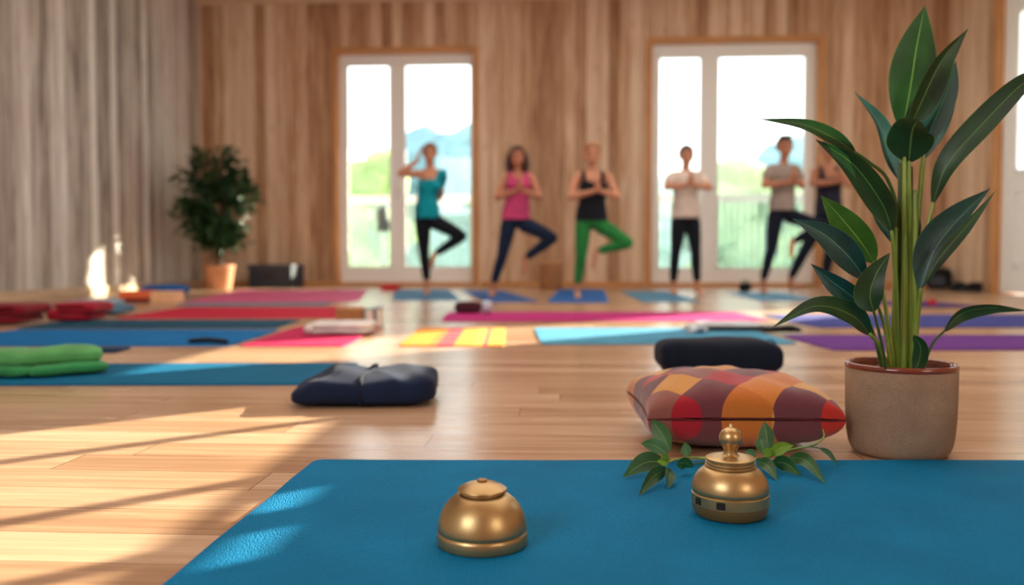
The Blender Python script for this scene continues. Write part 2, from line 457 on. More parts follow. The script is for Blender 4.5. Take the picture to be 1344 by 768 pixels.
obj('moulding', bm, M['white'], dr, smooth=False, world=True, bevel=.003)

# high window in the right wall, with the glazing bars that stripe the sun patch
w = empty('window_1', (XR, (W1[0] + W1[1]) / 2, W1[2])); tag(w, kind='structure')
bm = bmesh.new()
b1, _ = wall_y(G(0, 605)); b2, _ = wall_y(G(0, 684))
for yy in (b1, b2, b2 - .42):
    if W1[0] < yy < W1[1]: box2(bm, (XR + .012, yy - .026, W1[2]), (XR + .030, yy + .026, W1[3]))
for a, b, c, d in ((W1[0], W1[0] + .02, W1[2], W1[3]), (W1[1] - .02, W1[1], W1[2], W1[3]), (W1[0], W1[1], W1[3] - .02, W1[3])):
    box2(bm, (XR + .01, a, c), (XR + .04, b, d))
obj('window_frame', bm, M['white'], w, smooth=False, world=True)
bm = bmesh.new(); box2(bm, (XR + .026, W1[0], W1[2]), (XR + .030, W1[1], W1[3])); obj('glass_pane', bm, M['glass'], w, smooth=False, world=True)

# ------------------------------------------------------------------ outside
M['deck'] = plain('pale_deck', (206, 206, 200), 0.7, var=0.04)
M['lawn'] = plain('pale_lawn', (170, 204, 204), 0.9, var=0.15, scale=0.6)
M['hill'] = plain('hazy_hill', (226, 230, 226), 1.0, var=0.06, scale=0.05, spec=0.0)  # distance haze is part of this whitened colour
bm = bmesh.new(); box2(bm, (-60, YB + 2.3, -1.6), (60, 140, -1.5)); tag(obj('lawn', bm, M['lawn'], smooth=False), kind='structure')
bm = bmesh.new(); box2(bm, (XL - 1, YB + T, -0.16), (XR + .6, YB + 2.25, -0.04)); tag(obj('balcony_floor', bm, M['deck'], smooth=False), kind='structure')
bm = bmesh.new(); box2(bm, (XL - 1, YB + T, HC - .05), (XR + .6, YB + 2.05, HC + .1)); tag(obj('added_eave', bm, M['white'], smooth=False), kind='structure')  # overhang added to hold the sun off the upper left door
bm = bmesh.new(); box2(bm, (D2[1] + .75, YB + T, -.04), (D2[1] + .9, YB + 2.9, HC - .05)); tag(obj('added_sun_fin', bm, M['white'], smooth=False), kind='structure')  # unseen fin added to keep the sun out of the right glass door
# unseen awning added to shorten the sun band through the right-hand door
bm = bmesh.new(); box2(bm, (XR + .06, DR[0] + 1.0, DR[3] + .12), (XR + .95, DR[1] + .9, DR[3] + .2)); tag(obj('added_sun_awning', bm, M['white'], smooth=False), kind='structure')
# railing
yr = YB + 2.0
zr = onY(580, 262, yr).z
rl = empty('balcony_railing', (0, yr, -.04), 'white balcony railing with wide top rail outside the glass doors', 'railing')
bm = bmesh.new(); box2(bm, (XL - .9, yr - .05, zr - .065), (D2[1] + .72, yr + .05, zr + .065)); obj('top_rail', bm, M['white'], rl, smooth=False, world=True, bevel=.01)
bm = bmesh.new(); box2(bm, (XL - .9, yr - .03, .06), (D2[1] + .72, yr + .03, .12)); obj('bottom_rail', bm, M['white'], rl, smooth=False, world=True)
M['baluster'] = plain('pale_teal_baluster', (168, 204, 198), .5, var=.02)
x = D1[0] - .5
while x < D2[1] + .7:
    if x < D1[1] + .35 or x > D2[0] - .05:
        bm = bmesh.new(); box2(bm, (x - .026, yr - .014, .11), (x + .026, yr + .014, zr - .04)); obj('baluster', bm, M['baluster'], rl, smooth=False, world=True)
    x += .105
for x in (XL - .8, D1[0] - .6, D1[1] + .5, D2[0] - .2, D2[1] + .69):
    bm = bmesh.new(); box2(bm, (x - .03, yr - .03, -.04), (x + .03, yr + .03, zr - .04)); obj('post', bm, M['white'], rl, smooth=False, world=True)
# dark lamp on a thin post, seen through the left pane of the left door
yl = YB + 1.1
pl = onY(503, 300, yl)
ln = empty('garden_lamp', (pl.x, yl, -.04), 'dark grey lamp on a thin pale post outside the left glass door', 'lamp')
zt, zb_ = onY(503, 268, yl).z, onY(503, 304, yl).z
M['slate'] = plain('slate_metal', (44, 52, 58), .6, var=.05)
M['palepost'] = plain('pale_post', (176, 186, 184), .5, var=.03)
bm = bmesh.new(); lathe(bm, [(0, zb_), (.075, zb_), (.1, zb_ + .04), (.085, zt - .10), (.03, zt - .03), (.015, zt), (0, zt)], 16, (pl.x, yl, 0)); obj('lantern', bm, M['slate'], ln, world=True, auto=40)
bm = bmesh.new(); tube(bm, [(pl.x, yl, -.03), (pl.x, yl, zb_)], [.016], 8); obj('post', bm, M['palepost'], ln, world=True)
bm = bmesh.new(); lathe(bm, [(0, -.04), (.12, -.04), (.12, -.02), (.03, 0), (0, 0)], 20, (pl.x, yl, 0)); obj('base', bm, M['palepost'], ln, world=True, auto=40)

M['bark'] = plain('pale_bark', (140, 130, 116), .9)
def tree(px, ptop, dist, rad, rgb, label, seed):
    rnd = random.Random(seed)
    top = onY(px, ptop, dist)
    base = Vector((top.x, dist, -1.5))
    root = empty('tree', base, label, 'tree', 'trees beyond the balcony')
    m = plain('hazy_foliage', rgb, .95, var=.12, scale=1.2, spec=0.0)  # haze is put into the pale crown colours
    h = top.z + 1.5
    bm = bmesh.new(); tube(bm, [base, base + Vector((.1, 0, h * .3)), base + Vector((0, 0, h * .7))], [rad * .09, rad * .07, rad * .03], 8); obj('trunk', bm, M['bark'], root, world=True)
    bm = bmesh.new()
    for k in range(26):
        a = rnd.uniform(0, 6.283); hh = rnd.uniform(.22, .97)
        w_ = rad * math.sin(math.pi * min(1, (hh - .12) / .92)) ** .7 * rnd.uniform(.2, .95)
        r_ = rad * rnd.uniform(.22, .4)
        vs = bmesh.ops.create_icosphere(bm, subdivisions=3, radius=1)['verts']
        for v in vs:
            d = v.co.copy()
            q = 1 + .35 * noise.noise(d * 2.3 + Vector((k * 3.1, seed, 0))) + .2 * noise.noise(d * 6 + Vector((k, seed, 5)))
            v.co = base + Vector((w_ * math.cos(a), w_ * math.sin(a), h * hh - r_ * .6)) + d * r_ * q
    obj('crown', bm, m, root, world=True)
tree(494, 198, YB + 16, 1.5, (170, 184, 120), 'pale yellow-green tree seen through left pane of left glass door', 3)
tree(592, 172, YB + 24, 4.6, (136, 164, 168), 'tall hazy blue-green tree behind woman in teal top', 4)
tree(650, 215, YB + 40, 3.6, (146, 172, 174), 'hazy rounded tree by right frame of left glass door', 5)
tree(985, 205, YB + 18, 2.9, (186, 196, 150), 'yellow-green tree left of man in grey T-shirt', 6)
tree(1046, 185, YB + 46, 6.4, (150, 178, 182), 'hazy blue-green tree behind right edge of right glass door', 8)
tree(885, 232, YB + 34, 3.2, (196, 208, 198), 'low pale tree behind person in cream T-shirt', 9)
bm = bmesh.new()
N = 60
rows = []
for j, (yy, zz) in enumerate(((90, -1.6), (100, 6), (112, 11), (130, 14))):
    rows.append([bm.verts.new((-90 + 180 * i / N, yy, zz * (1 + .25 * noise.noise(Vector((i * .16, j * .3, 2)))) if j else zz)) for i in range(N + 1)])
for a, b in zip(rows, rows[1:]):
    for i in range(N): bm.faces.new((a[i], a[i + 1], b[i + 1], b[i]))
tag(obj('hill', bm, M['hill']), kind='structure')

# unseen tree added beyond the balcony to shade the left door's upper part
wp = onX(122, 322, XL); tt = (YB + 12 - wp.y) / sun_to.y; hit = wp + sun_to * tt
wq = onX(104, 380, XL); xdroop = (wq + sun_to * ((YB + 12 - wq.y) / sun_to.y)).x
rnd = random.Random(2)
tr = empty('tree', (hit.x + .8, hit.y, -1.5), 'unseen added shade tree beyond the right end of the balcony', 'tree', 'trees beyond the balcony')
bm = bmesh.new(); tube(bm, [(hit.x + 2.2, hit.y + .6, -1.5), (hit.x + 2.0, hit.y + .4, hit.z * .5), (hit.x + 1.0, hit.y, hit.z + 1.5)], [.3, .24, .12], 10); obj('trunk', bm, M['bark'], tr, world=True)
bm = bmesh.new()
for k in range(170):
    c = Vector((hit.x + rnd.uniform(-3.2, 4.4), hit.y + rnd.uniform(-.8, .8), hit.z + .75 + rnd.uniform(.1, 4.2)))
    if k < 36: c = Vector((hit.x - 3.2 + k * .21, hit.y, hit.z + .75))
    rad = .8
    if k >= 130:
        c = Vector((xdroop + .5 + rnd.uniform(0, 2.6) * (0 if k < 138 else 1), hit.y, hit.z + .4 - rnd.uniform(0, 2.2))); rad = .5
        if k < 138: c.z = hit.z + .3 - (k - 130) * .3
    vs = bmesh.ops.create_icosphere(bm, subdivisions=2, radius=1)['verts']
    for v in vs: v.co = c + v.co * rad * (1 + .12 * noise.noise(v.co * 3 + c))
obj('crown', bm, plain('shade_tree_foliage', (150, 172, 130), .95, var=.1, spec=0), tr, world=True)

# ------------------------------------------------------------------ light
wd = bpy.data.worlds.new('sky'); scene.world = wd; wd.use_nodes = True
nt = wd.node_tree; bg = nt.nodes['Background']
tc = nt.nodes.new('ShaderNodeTexCoord'); sx = nt.nodes.new('ShaderNodeSeparateXYZ'); cr = nt.nodes.new('ShaderNodeValToRGB')
nt.links.new(tc.outputs['Generated'], sx.inputs[0]); nt.links.new(sx.outputs[2], cr.inputs[0]); nt.links.new(cr.outputs[0], bg.inputs[0])
cr.color_ramp.elements[0].color = (1.0, 0.985, 0.95, 1); cr.color_ramp.elements[1].color = (0.74, 0.88, 1.0, 1); cr.color_ramp.elements[1].position = .7
bg.inputs[1].default_value = 3.5
sd = bpy.data.lights.new('sun', 'SUN'); sd.energy = 26; sd.angle = R(.22); sd.color = (1.0, .87, .68)
so = bpy.data.objects.new('sun', sd); col.objects.link(so)
so.rotation_euler = (-sun_to).to_track_quat('-Z', 'Y').to_euler()
so.location = sun_to * 30
def area(name, loc, target, sx_, sy_, e, color, portal=False):
    ld = bpy.data.lights.new(name, 'AREA'); ld.shape = 'RECTANGLE'; ld.size = sx_; ld.size_y = sy_; ld.energy = e; ld.color = color
    o = bpy.data.objects.new(name, ld); col.objects.link(o); o.location = loc
    o.rotation_euler = (Vector(target) - Vector(loc)).to_track_quat('-Z', 'Y').to_euler()
    if portal: ld.cycles.is_portal = True
    return o
for D in (D1, D2):
    area('door_portal', ((D[0] + D[1]) / 2, YB + T + .05, D[3] / 2), ((D[0] + D[1]) / 2, 0, D[3] / 2), D[1] - D[0], D[3], 1, (1, 1, 1), True)
area('window_light', (-2.9, -2.4, 2.6), (-.2, 4, .2), 2.2, 1.8, 125, (.90, .95, 1.0))
area('window_light', (3.6, -2.4, 2.4), (.4, 4, .2), 1.6, 1.6, 60, (1.0, .9, .78))
area('ceiling_fill', (0.4, 5.5, HC - .06), (0.4, 5.5, 0), 6.0, 8.0, 225, (1.0, .93, .85))  # fill added to lift the room, no lamp hangs there

scene.view_settings.view_transform = 'Standard'
scene.view_settings.look = 'None'
scene.view_settings.exposure = 0.0
# ================================================================== things on the floor
def soft_shape(w, d, h, e=0.45, n=28, wob=0.0, freq=6.0, seed=0, sag=0.0, ez=0.6):
    """cushion-like rounded slab, resting on z=0"""
    bm = bmesh.new()
    vs = bmesh.ops.create_uvsphere(bm, u_segments=n * 2, v_segments=n, radius=1)['verts']
    off = Vector((seed * 3.7, seed * 1.3, seed))
    sg = lambda v, p: math.copysign(abs(v) ** p, v)
    for v in vs:
        x, y, z = v.co
        r = math.hypot(x, y)
        a = math.atan2(y, x)
        lat = math.atan2(z, r)
        cl, sl = sg(math.cos(lat), ez), sg(math.sin(lat), ez)
        X, Y, Z = sg(math.cos(a), e) * cl * w / 2, sg(math.sin(a), e) * cl * d / 2, sl * h / 2
        q = noise.noise(Vector((X, Y, Z)) * freq + off) * wob
        q2 = noise.noise(Vector((X, Y * .4, Z)) * freq * 2.6 + off) * wob * .4
        X += q * .6; Y += q * .6; Z += q + q2
        Z -= sag * (1 - (2 * X / w) ** 2) * (1 if Z > 0 else 0)
        v.co = (X, Y, max(Z + h / 2, 0.0))
    return bm
def slab_layers(w, d, heights, seed=0, skew=0.015, n=18, rnd=0.5, wob=.006, side='L'):
    """folded cloth: rounded layers joined by a fold along one side"""
    rr = random.Random(seed)
    bm = bmesh.new(); z = 0
    for i, hh in enumerate(heights):
        b = soft_shape(w * (1 - .02 * rr.random()), d * (1 - .03 * rr.random()), hh * 1.12, e=.28, n=n, wob=wob, freq=7, seed=seed + i, ez=.5)
        dx, dy = rr.uniform(-skew, skew), rr.uniform(-skew, skew)
        for v in b.verts: v.co += Vector((dx, dy, z))
        me = bpy.data.meshes.new('t'); b.to_mesh(me); b.free(); bm.from_mesh(me); bpy.data.meshes.remove(me)
        z += hh
    # the folds that join the layers on one side
    z = 0
    for i in range(len(heights) - 1):
        h2 = heights[i] + heights[i + 1]
        sx = (-1 if i % 2 == 0 else 1) * w * .47
        tube(bm, [(sx, -d * .46, z + h2 * .5), (sx, 0, z + h2 * .5), (sx, d * .46, z + h2 * .5)], [h2 * .47], 12, 10, flat=1.0)
        z += heights[i]
    return bm

# ------------------------------------------------------------------ exercise mats
matcol = {}
def yoga_mat(nl, nr, fy, rgb, label, z=0.0, group=None, material=None, th=0.006, curl=None, name='yoga_mat', shear=0.0):
    """near-left pixel, near-right pixel, far row -> a flat rectangular mat on the floor"""
    A, B = G(*nl), G(*nr)
    u = (B - A); L = u.length; u.normalize(); v = Vector((-u.y, u.x, 0))
    mid = ((nl[0] + nr[0]) / 2, fy)
    Wd = (G(*mid) - A).dot(v)
    c = A + u * L / 2 + v * Wd / 2
    bm = bmesh.new()
    nx, ny = 40, 12
    rr = min(.025, Wd * .1)
    top = []
    for j in range(ny + 1):
        row = []
        for i in range(nx + 1):
            x = (i / nx - .5) * L; y = (j / ny - .5) * Wd
            ex, ey = abs(x) - (L / 2 - rr), abs(y) - (Wd / 2 - rr)
            if ex > 0 and ey > 0:
                k = math.hypot(ex, ey)
                if k > rr: x = math.copysign(L / 2 - rr + ex * rr / k, x); y = math.copysign(Wd / 2 - rr + ey * rr / k, y)
            w_ = .0012 * (1 + noise.noise(Vector((x * 3, y * 3, L))))
            edge = min(1, 6 * (1 - max(abs(2 * i / nx - 1), abs(2 * j / ny - 1))))
            row.append(bm.verts.new((x + shear * y, y, th + w_ * edge)))
        top.append(row)
    for a, b in zip(top, top[1:]):
        for i in range(nx): bm.faces.new((a[i], a[i + 1], b[i + 1], b[i]))
    r = bmesh.ops.extrude_face_region(bm, geom=bm.faces[:])
    for e in r['geom']:
        if isinstance(e, bmesh.types.BMVert): e.co.z = 0.0
    if material is None:
        k = tuple(rgb)
        if k not in matcol: matcol[k] = mat_rubber('mat_rubber', rgb)
        material = matcol[k]
    o = obj(name, bm, material, auto=30)
    o.location = (c.x, c.y, z + .0005); o.rotation_euler = (0, 0, math.atan2(u.y, u.x))
    tag(o, label, 'mat', group)
    return o
front = yoga_mat((405, 609), (1560, 612), 606, (0, 112, 160), 'large bright blue textured mat in the foreground under the brass bells', material=mat_rubber('front_mat_rubber', (0, 116, 168), scale=1.0))
# the front mat runs toward the camera out of the frame: set its true size
def front_mat():
    bpy.data.objects.remove(front)
    A = G(414, 608); C = G(222, 768)
    u = CR.copy(); v = CF
    Wd, L = .70, 1.75
    bm = bmesh.new(); nx, ny = 120, 50; rows = []
    for j in range(ny + 1):
        row = []
        for i in range(nx + 1):
            x, y = i / nx * L, -j / ny * Wd
            r_ = .02
            if x < r_ and y > -r_:
                k = math.hypot(r_ - x, r_ + y)
                if k > r_: x = r_ - (r_ - x) * r_ / k; y = -r_ + (r_ + y) * r_ / k
            xx = x + y * ((C - A).dot(u) / (C - A).dot(v))
            lift = .004 * max(0, 1 - x / .12) * max(0, noise.noise(Vector((y * 5, 1, 0))) + .4)
            row.append(bm.verts.new((xx, y + .004 * noise.noise(Vector((x * 3.2, 4, 0))) * (1 if j == 0 else 0), .0062 + lift + .0007 * noise.noise(Vector((x * 6, y * 6, 0))))))
        rows.append(row)
    for a, b in zip(rows, rows[1:]):
        for i in range(nx): bm.faces.new((a[i], a[i + 1], b[i + 1], b[i]))
    r = bmesh.ops.extrude_face_region(bm, geom=bm.faces[:])
    for e in r['geom']:
        if isinstance(e, bmesh.types.BMVert): e.co.z = 0.0
    o = obj('yoga_mat', bm, mat_rubber('front_mat_rubber', (0, 122, 172), spec=.12), auto=30)
    o.location = (A.x, A.y, .0004); o.rotation_euler = (0, 0, YAW)
    tag(o, 'large bright blue textured mat in the foreground under both brass bells', 'mat')
front_mat()

yoga_mat((-90, 507), (436, 506), 479, (0, 108, 150), 'teal blue mat on the left, nearest behind the sunlit floor')
yoga_mat((-160, 466), (150, 464), 458.5, (10, 52, 84), 'dark navy mat peeking out at left behind green towel')
yoga_mat((-120, 455), (300, 455), 434, (0, 116, 186), 'bright blue mat on the left in front of dark teal mat')
yoga_mat((20, 432), (362, 431.5), 421, (24, 82, 108), 'long dark teal mat between bright blue mat and red mat')
yoga_mat((150, 418.5), (443, 418), 404, (206, 40, 70), 'long red mat on the left behind the dark teal mat')
yoga_mat((228, 402), (425, 401.5), 398.2, (120, 140, 166), 'narrow grey-blue mat strip just in front of the pink mat')
yoga_mat((240, 397.5), (470, 396), 381.5, (226, 106, 150), 'long pink mat at far left near potted tree')
yoga_mat((313, 455.5), (452, 455.5), 430, (206, 44, 96), 'crimson pink mat under the folded white blanket')
# striped mat
t = NT('striped_mat'); sp = t.n('ShaderNodeSeparateXYZ', ins={0: t.obj()})
x = t.math('ADD', t.math('DIVIDE', sp.outputs[0], .52), .5)
nz = t.n('ShaderNodeTexNoise', ins={'Vector': t.obj(), 'Scale': 30}).outputs[0]
c = t.ramp(x, [(0, lin((232, 140, 40))), (.30, lin((226, 116, 52))), (.37, lin((196, 44, 84))), (.52, lin((238, 150, 50))), (.68, lin((232, 166, 70))), (.78, lin((206, 70, 84))), (.82, lin((238, 156, 60)))], 'CONSTANT')
yrow = t.math('LESS_THAN', t.math('FRACT', t.math('MULTIPLY', sp.outputs[1], 5.0)), .3)
c = t.mix(t.math('MULTIPLY', yrow, .35), c, lin((236, 196, 120)))
t.set(color=c, rough=.85, spec=.2); t.bump(nz, .3, .002)
yoga_mat((522, 455), (662, 455), 432, None, 'orange mat with magenta and yellow stripes in centre of floor', material=t.m)
yoga_mat((578, 422.5), (1012, 422), 410.5, (196, 44, 128), 'long magenta mat across the middle, behind striped orange mat')
yoga_mat((711, 452.5), (1048, 452), 431.5, (84, 164, 200), 'long light blue mat in the middle behind the navy bolster')
G5 = 'mats under the standing people'
yoga_mat((514, 394.5), (604, 394), 380.5, (86, 138, 178), 'blue mat under woman in teal top', group=G5)
yoga_mat((638, 397), (708, 396.5), 381.5, (58, 104, 172), 'blue mat under woman in pink tank top', group=G5)
yoga_mat((738, 397.5), (820, 397.5), 380.5, (46, 112, 190), 'blue mat under woman in green leggings', group=G5, shear=.09)
yoga_mat((872, 396.5), (948, 396), 382.5, (92, 150, 186), 'pale blue mat under person in cream T-shirt', group=G5, shear=.17)
yoga_mat((1020, 395), (1100, 394.5), 384.5, (104, 160, 194), 'pale blue mat under man in grey T-shirt', group=G5, shear=.2)
yoga_mat((1094, 460.5), (1520, 460), 441, (112, 58, 150), 'purple mat at right behind the large potted plant')
yoga_mat((1074, 430.5), (1500, 430), 414, (72, 80, 160), 'violet blue mat at right crossed by a sun stripe')
yoga_mat((1196, 404.5), (1304, 404), 395.5, (84, 60, 120), 'small dark purple mat at far right near the white door')

# ------------------------------------------------------------------ brass bells
t = NT('brass')
nz = t.n('ShaderNodeTexNoise', ins={'Vector': t.obj(), 'Scale': 60, 'Detail': 6}).outputs[0]
n2 = t.n('ShaderNodeTexNoise', ins={'Vector': t.obj(), 'Scale': 9, 'Detail': 5}).outputs[0]
t.set(color=t.ramp(n2, [(.3, lin((164, 134, 90))), (.7, lin((200, 170, 120)))]), metal=.9, rough=t.math('ADD', .30, t.math('MULTIPLY', nz, .14)))
t.bump(nz, .04, .001)
M['brass'] = t.m
t = NT('dark_brass'); t.set(color=lin((156, 116, 66)), metal=.7, rough=.42); M['brass_dark'] = t.m
M['hole'] = plain('dark_hole', (18, 13, 10), .8)

MZ = .0068; MT = .0094
def px_scale(p): return depth_of(p) / F
b1 = G(633, 713, MZ); s = px_scale(b1)
r = empty('brass_bell', b1, 'low dome-shaped brass bell with flat cap, left of the two bells', 'bell')
ZS = .91
def prof(pts): return [(a * s, b * s * ZS) for a, b in pts]
bm = bmesh.new(); lathe(bm, prof([(0, 0), (57, 0), (59, 2), (59.5, 6), (59.5, 15), (58.5, 18.5), (57.4, 19.5)]), 72, b1); obj('base', bm, M['brass'], r, world=True, auto=35)
bm = bmesh.new(); lathe(bm, prof([(57, 19), (58.6, 21), (58.4, 26), (57.3, 34), (54.5, 44), (50, 54), (44, 62.5), (37, 69), (31, 73), (28, 73.5)]), 72, b1); obj('body', bm, M['brass'], r, world=True)
bm = bmesh.new(); lathe(bm, prof([(28, 73), (27.5, 76), (31, 76.5), (32.5, 78), (32, 80), (27, 83.5), (20, 87), (12, 89.5), (7, 90.2), (0, 90.5)]), 56, b1)
cp = obj('cap', bm, M['brass'], r, world=True, auto=40)
bm = bmesh.new(); lathe(bm, prof([(0, 89), (6.5, 89.5), (6.5, 92.5), (5.5, 93.5), (0, 93.8)]), 24, b1); obj('nub', bm, M['brass_dark'], cp, world=True, auto=40)

b2 = G(958, 675, MZ); s = px_scale(b2); ZS = .86
r = empty('brass_bell', b2, 'brass bell with tall ball finial and small square holes, right of the two', 'bell')
bm = bmesh.new(); lathe(bm, prof([(0, 0), (41, 0), (45, 2), (47.5, 7), (49, 14), (49.4, 18), (48.6, 18.6)]), 72, b2); obj('base', bm, M['brass_dark'], r, world=True, auto=35)
bm = bmesh.new(); lathe(bm, prof([(48.6, 18), (49.8, 19), (50, 26), (49.8, 34), (48.8, 35.2), (47.5, 35.6)]), 72, b2); bd = obj('band', bm, M['brass'], r, world=True, auto=35)
bm = bmesh.new(); lathe(bm, prof([(47.5, 35.4), (49.3, 37), (49.4, 42), (48.2, 50), (45.5, 58), (41.5, 65), (37, 70), (33.5, 73), (31.5, 73.6)]), 72, b2); obj('body', bm, M['brass'], r, world=True)
bm = bmesh.new(); lathe(bm, prof([(31.5, 73), (33, 75), (32.8, 77), (31.2, 78), (31.2, 79), (32.4, 80), (32.2, 82), (30.8, 83), (30.8, 84), (32.2, 85), (32.2, 87), (31, 88), (20, 89.6), (12, 90.6), (9.5, 93), (8.6, 97), (9.2, 101), (10.6, 103)]), 56, b2)
lid = obj('lid', bm, M['brass'], r, world=True, auto=30)
bm = bmesh.new(); k0 = prof([(10.6, 103)] + [(15.2 * math.cos(a), 117 + 15.2 * 1.12 * math.sin(a)) for a in [R(x) for x in (-40, -25, -10, 5, 20, 35, 50, 65, 76)]] + [(3.2, 134), (3.2, 136.5), (1.6, 138.5), (0, 139)])
lathe(bm, k0, 40, b2); obj('finial', bm, M['brass'], lid, world=True)
toc = (cam.location - b2); base_a = math.atan2(toc.y, toc.x)
for ang_ in (-53, -13, 127, 167):
    a = base_a + R(ang_)
    bm = bmesh.new()
    d_ = Vector((math.cos(a), math.sin(a), 0))
    Mx = Matrix.Translation(b2 + d_ * 49.6 * s + Vector((0, 0, 26.5 * s * ZS))) @ Matrix.Rotation(a, 4, 'Z') @ Matrix.Diagonal((2.6 * s, 11.5 * s, 9.5 * s, 1))
    bmesh.ops.create_cube(bm, size=1, matrix=Mx)
    obj('hole', bm, M['hole'], bd, smooth=False, world=True, bevel=2.4 * s)

ZS = 1.0
# ------------------------------------------------------------------ plaid cushion
t = NT('plaid_cloth')
o_ = t.obj()
sp = t.n('ShaderNodeSeparateXYZ', ins={0: t.n('ShaderNodeUVMap', uv_map='cloth').outputs[0]})
X, Y = sp.outputs[0], sp.outputs[1]
ang = R(38)
U = t.math('ADD', t.math('MULTIPLY', X, math.cos(ang)), t.math('MULTIPLY', Y, -math.sin(ang)))
V = t.math('ADD', t.math('MULTIPLY', Y, math.cos(ang)), t.math('MULTIPLY', X, math.sin(ang)))
U = t.math('FLOOR', t.math('ADD', t.math('DIVIDE', U, .078), 5.9)); V = t.math('FLOOR', t.math('ADD', t.math('DIVIDE', V, .088), 8.4))
idx = t.math('DIVIDE', t.math('ADD', t.math('ADD', t.math('MODULO', U, 5.0), t.math('MULTIPLY', t.math('MODULO', V, 2.0), 5.0)), .5), 10.0)
tones = [(214, 150, 66), (112, 56, 64), (206, 118, 44), (222, 164, 84), (104, 54, 62), (146, 88, 78), (176, 24, 46), (216, 132, 56), (112, 58, 68), (196, 46, 36)]
hs = t.ramp(idx, [(i / 10, lin(c_)) for i, c_ in enumerate(tones)], 'CONSTANT')
fl = t.n('ShaderNodeTexNoise', ins={'Vector': o_, 'Scale': 260, 'Detail': 4}).outputs[0]
w1 = t.n('ShaderNodeTexWave', ins={'Vector': o_, 'Scale': 150, 'Distortion': 1.5}).outputs[1]
hs = t.mix(t.math('MULTIPLY', fl, .35), hs, lin((86, 50, 44)))
t.set(color=hs, rough=.95, spec=.1, sheen=.35); t.bump(t.math('ADD', fl, w1), .35, .0012)
M['plaid'] = t.m
cc = Vector((0, 0, 0)) + G(966, 545)
cc = cam.location.copy(); cc.z = 0; cc = CF * 1.98 + CR * .486
cush = empty('plaid_cushion', (cc.x, cc.y, 0), 'plump plaid cushion in red, orange and purple behind the brass bells', 'cushion', rz=YAW + R(-1))
def pillow(w, d, h):
    bm = bmesh.new(); n = 44; uvl = bm.loops.layers.uv.new('cloth')
    for sgn in (1, -1):
        g = []
        for j in range(n + 1):
            row = []
            for i in range(n + 1):
                u, v = 2 * i / n - 1, 2 * j / n - 1
                u, v = math.sin(u * math.pi / 2 * .999), math.sin(v * math.pi / 2 * .999)
                px = u * (1 - .045 * (1 - v * v)) * w / 2; py = v * (1 - .045 * (1 - u * u)) * d / 2
                th = max(0, (1 - u ** 2)) ** .5 * max(0, (1 - v ** 2)) ** .5
                th = (th ** .5) * h / 2
                edge = min(1, 4 * (1 - max(abs(u), abs(v))))
                wr = .006 * noise.noise(Vector((px * 22, py * 14, 3 + sgn))) + .012 * noise.noise(Vector((px * 7, py * 7, 1)))
                z = sgn * th + (wr * edge if sgn > 0 else wr * edge * .5)
                if sgn < 0: z = max(z, -h * .46)
                row.append((bm.verts.new((px, py, z + h * .46)), ((2 * i / n - 1) * w * .08 + px * .85, (2 * j / n - 1) * d * .12 + py * .85)))
            g.append(row)
        for a, b in zip(g, g[1:]):
            for i in range(n):
                quad = (a[i], a[i + 1], b[i + 1], b[i])
                fc = bm.faces.new([q[0] for q in quad])
                for lp, q in zip(fc.loops, quad): lp[uvl].uv = q[1]
    bmesh.ops.remove_doubles(bm, verts=bm.verts, dist=.0006)
    return bm
obj('cover', pillow(.405, .38, .165), M['plaid'], cush)
bm = bmesh.new(); pts = []
for k in range(81):
    q = k / 20; e = int(q) % 4; f = (q - int(q)) * 2 - 1; f = math.sin(f * math.pi / 2)
    u, v = ((f, -1), (1, f), (-f, 1), (-1, -f))[e]
    pts.append((u * (1 - .045 * (1 - v * v)) * .405 / 2, v * (1 - .045 * (1 - u * u)) * .38 / 2, .165 * .46 + .004 * noise.noise(Vector((u * 3, v * 3, 0)))))
tube(bm, pts, [.0018], 6, 160)
M['seam'] = fabric('seam_cloth', (92, 34, 36)); obj('seam', bm, M['seam'], cush)

# ------------------------------------------------------------------ navy bolster and navy folded blanket
M['navy'] = fabric('navy_cloth', (18, 32, 60), bump=.3, sheen=.03)
M['navy_dark'] = fabric('dark_navy_cloth', (13, 23, 42), bump=.3, sheen=.03)
def on_floor(px, py, z=0): 
    p = G(px, py); return p
dB = 2.93
pB = CF * (dB + .11) + CR * ((947.5 - 672) / F * (dB + .06))
bol = empty('navy_bolster', (pB.x, pB.y, 0), 'dark navy bolster lying on the floor behind the plaid cushion', 'bolster', rz=YAW + R(1))
bm = soft_shape(.425, .20, .138, e=.3, n=36, wob=.005, freq=5, seed=2, sag=.006, ez=.62)
for v in bm.verts:
    if v.co.x < -.12 and v.co.z > .02: v.co.z += .006 * (-(v.co.x) - .12) / .08
obj('cover', bm, M['navy_dark'], bol)
for sx in (-1, 1):
    bm = bmesh.new()
    ring = [(sx * .187, .082 * math.cos(a), .068 + .054 * math.sin(a)) for a in [2 * math.pi * k / 24 for k in range(25)]]
    tube(bm, ring, [.003], 6, 48)
    obj('seam', bm, M['navy_dark'], bol)
dN = 2.36
pN = CF * (dN + .16) + CR * ((482 - 672) / F * (dN + .16))
nb = empty('folded_blanket', (pN.x, pN.y, 0), 'navy folded blanket with tie band, beside the sunlit floor patch', 'blanket', rz=YAW + R(3))
bm = soft_shape(.40, .32, .09, e=.3, n=40, wob=.009, freq=7, seed=5, ez=.5)
for v in bm.verts:
    t_ = v.co.x / .0175
    v.co.z *= 1 - .16 * math.exp(-t_ * t_ / 1.6)
    if v.co.z > .03: v.co.z += .004 * math.sin(v.co.x * 60 + v.co.y * 20)
    if v.co.x < -.1: v.co.z *= 1 - .35 * (-v.co.x - .1) / .09
obj('blanket', bm, M['navy'], nb)
bm = bmesh.new()
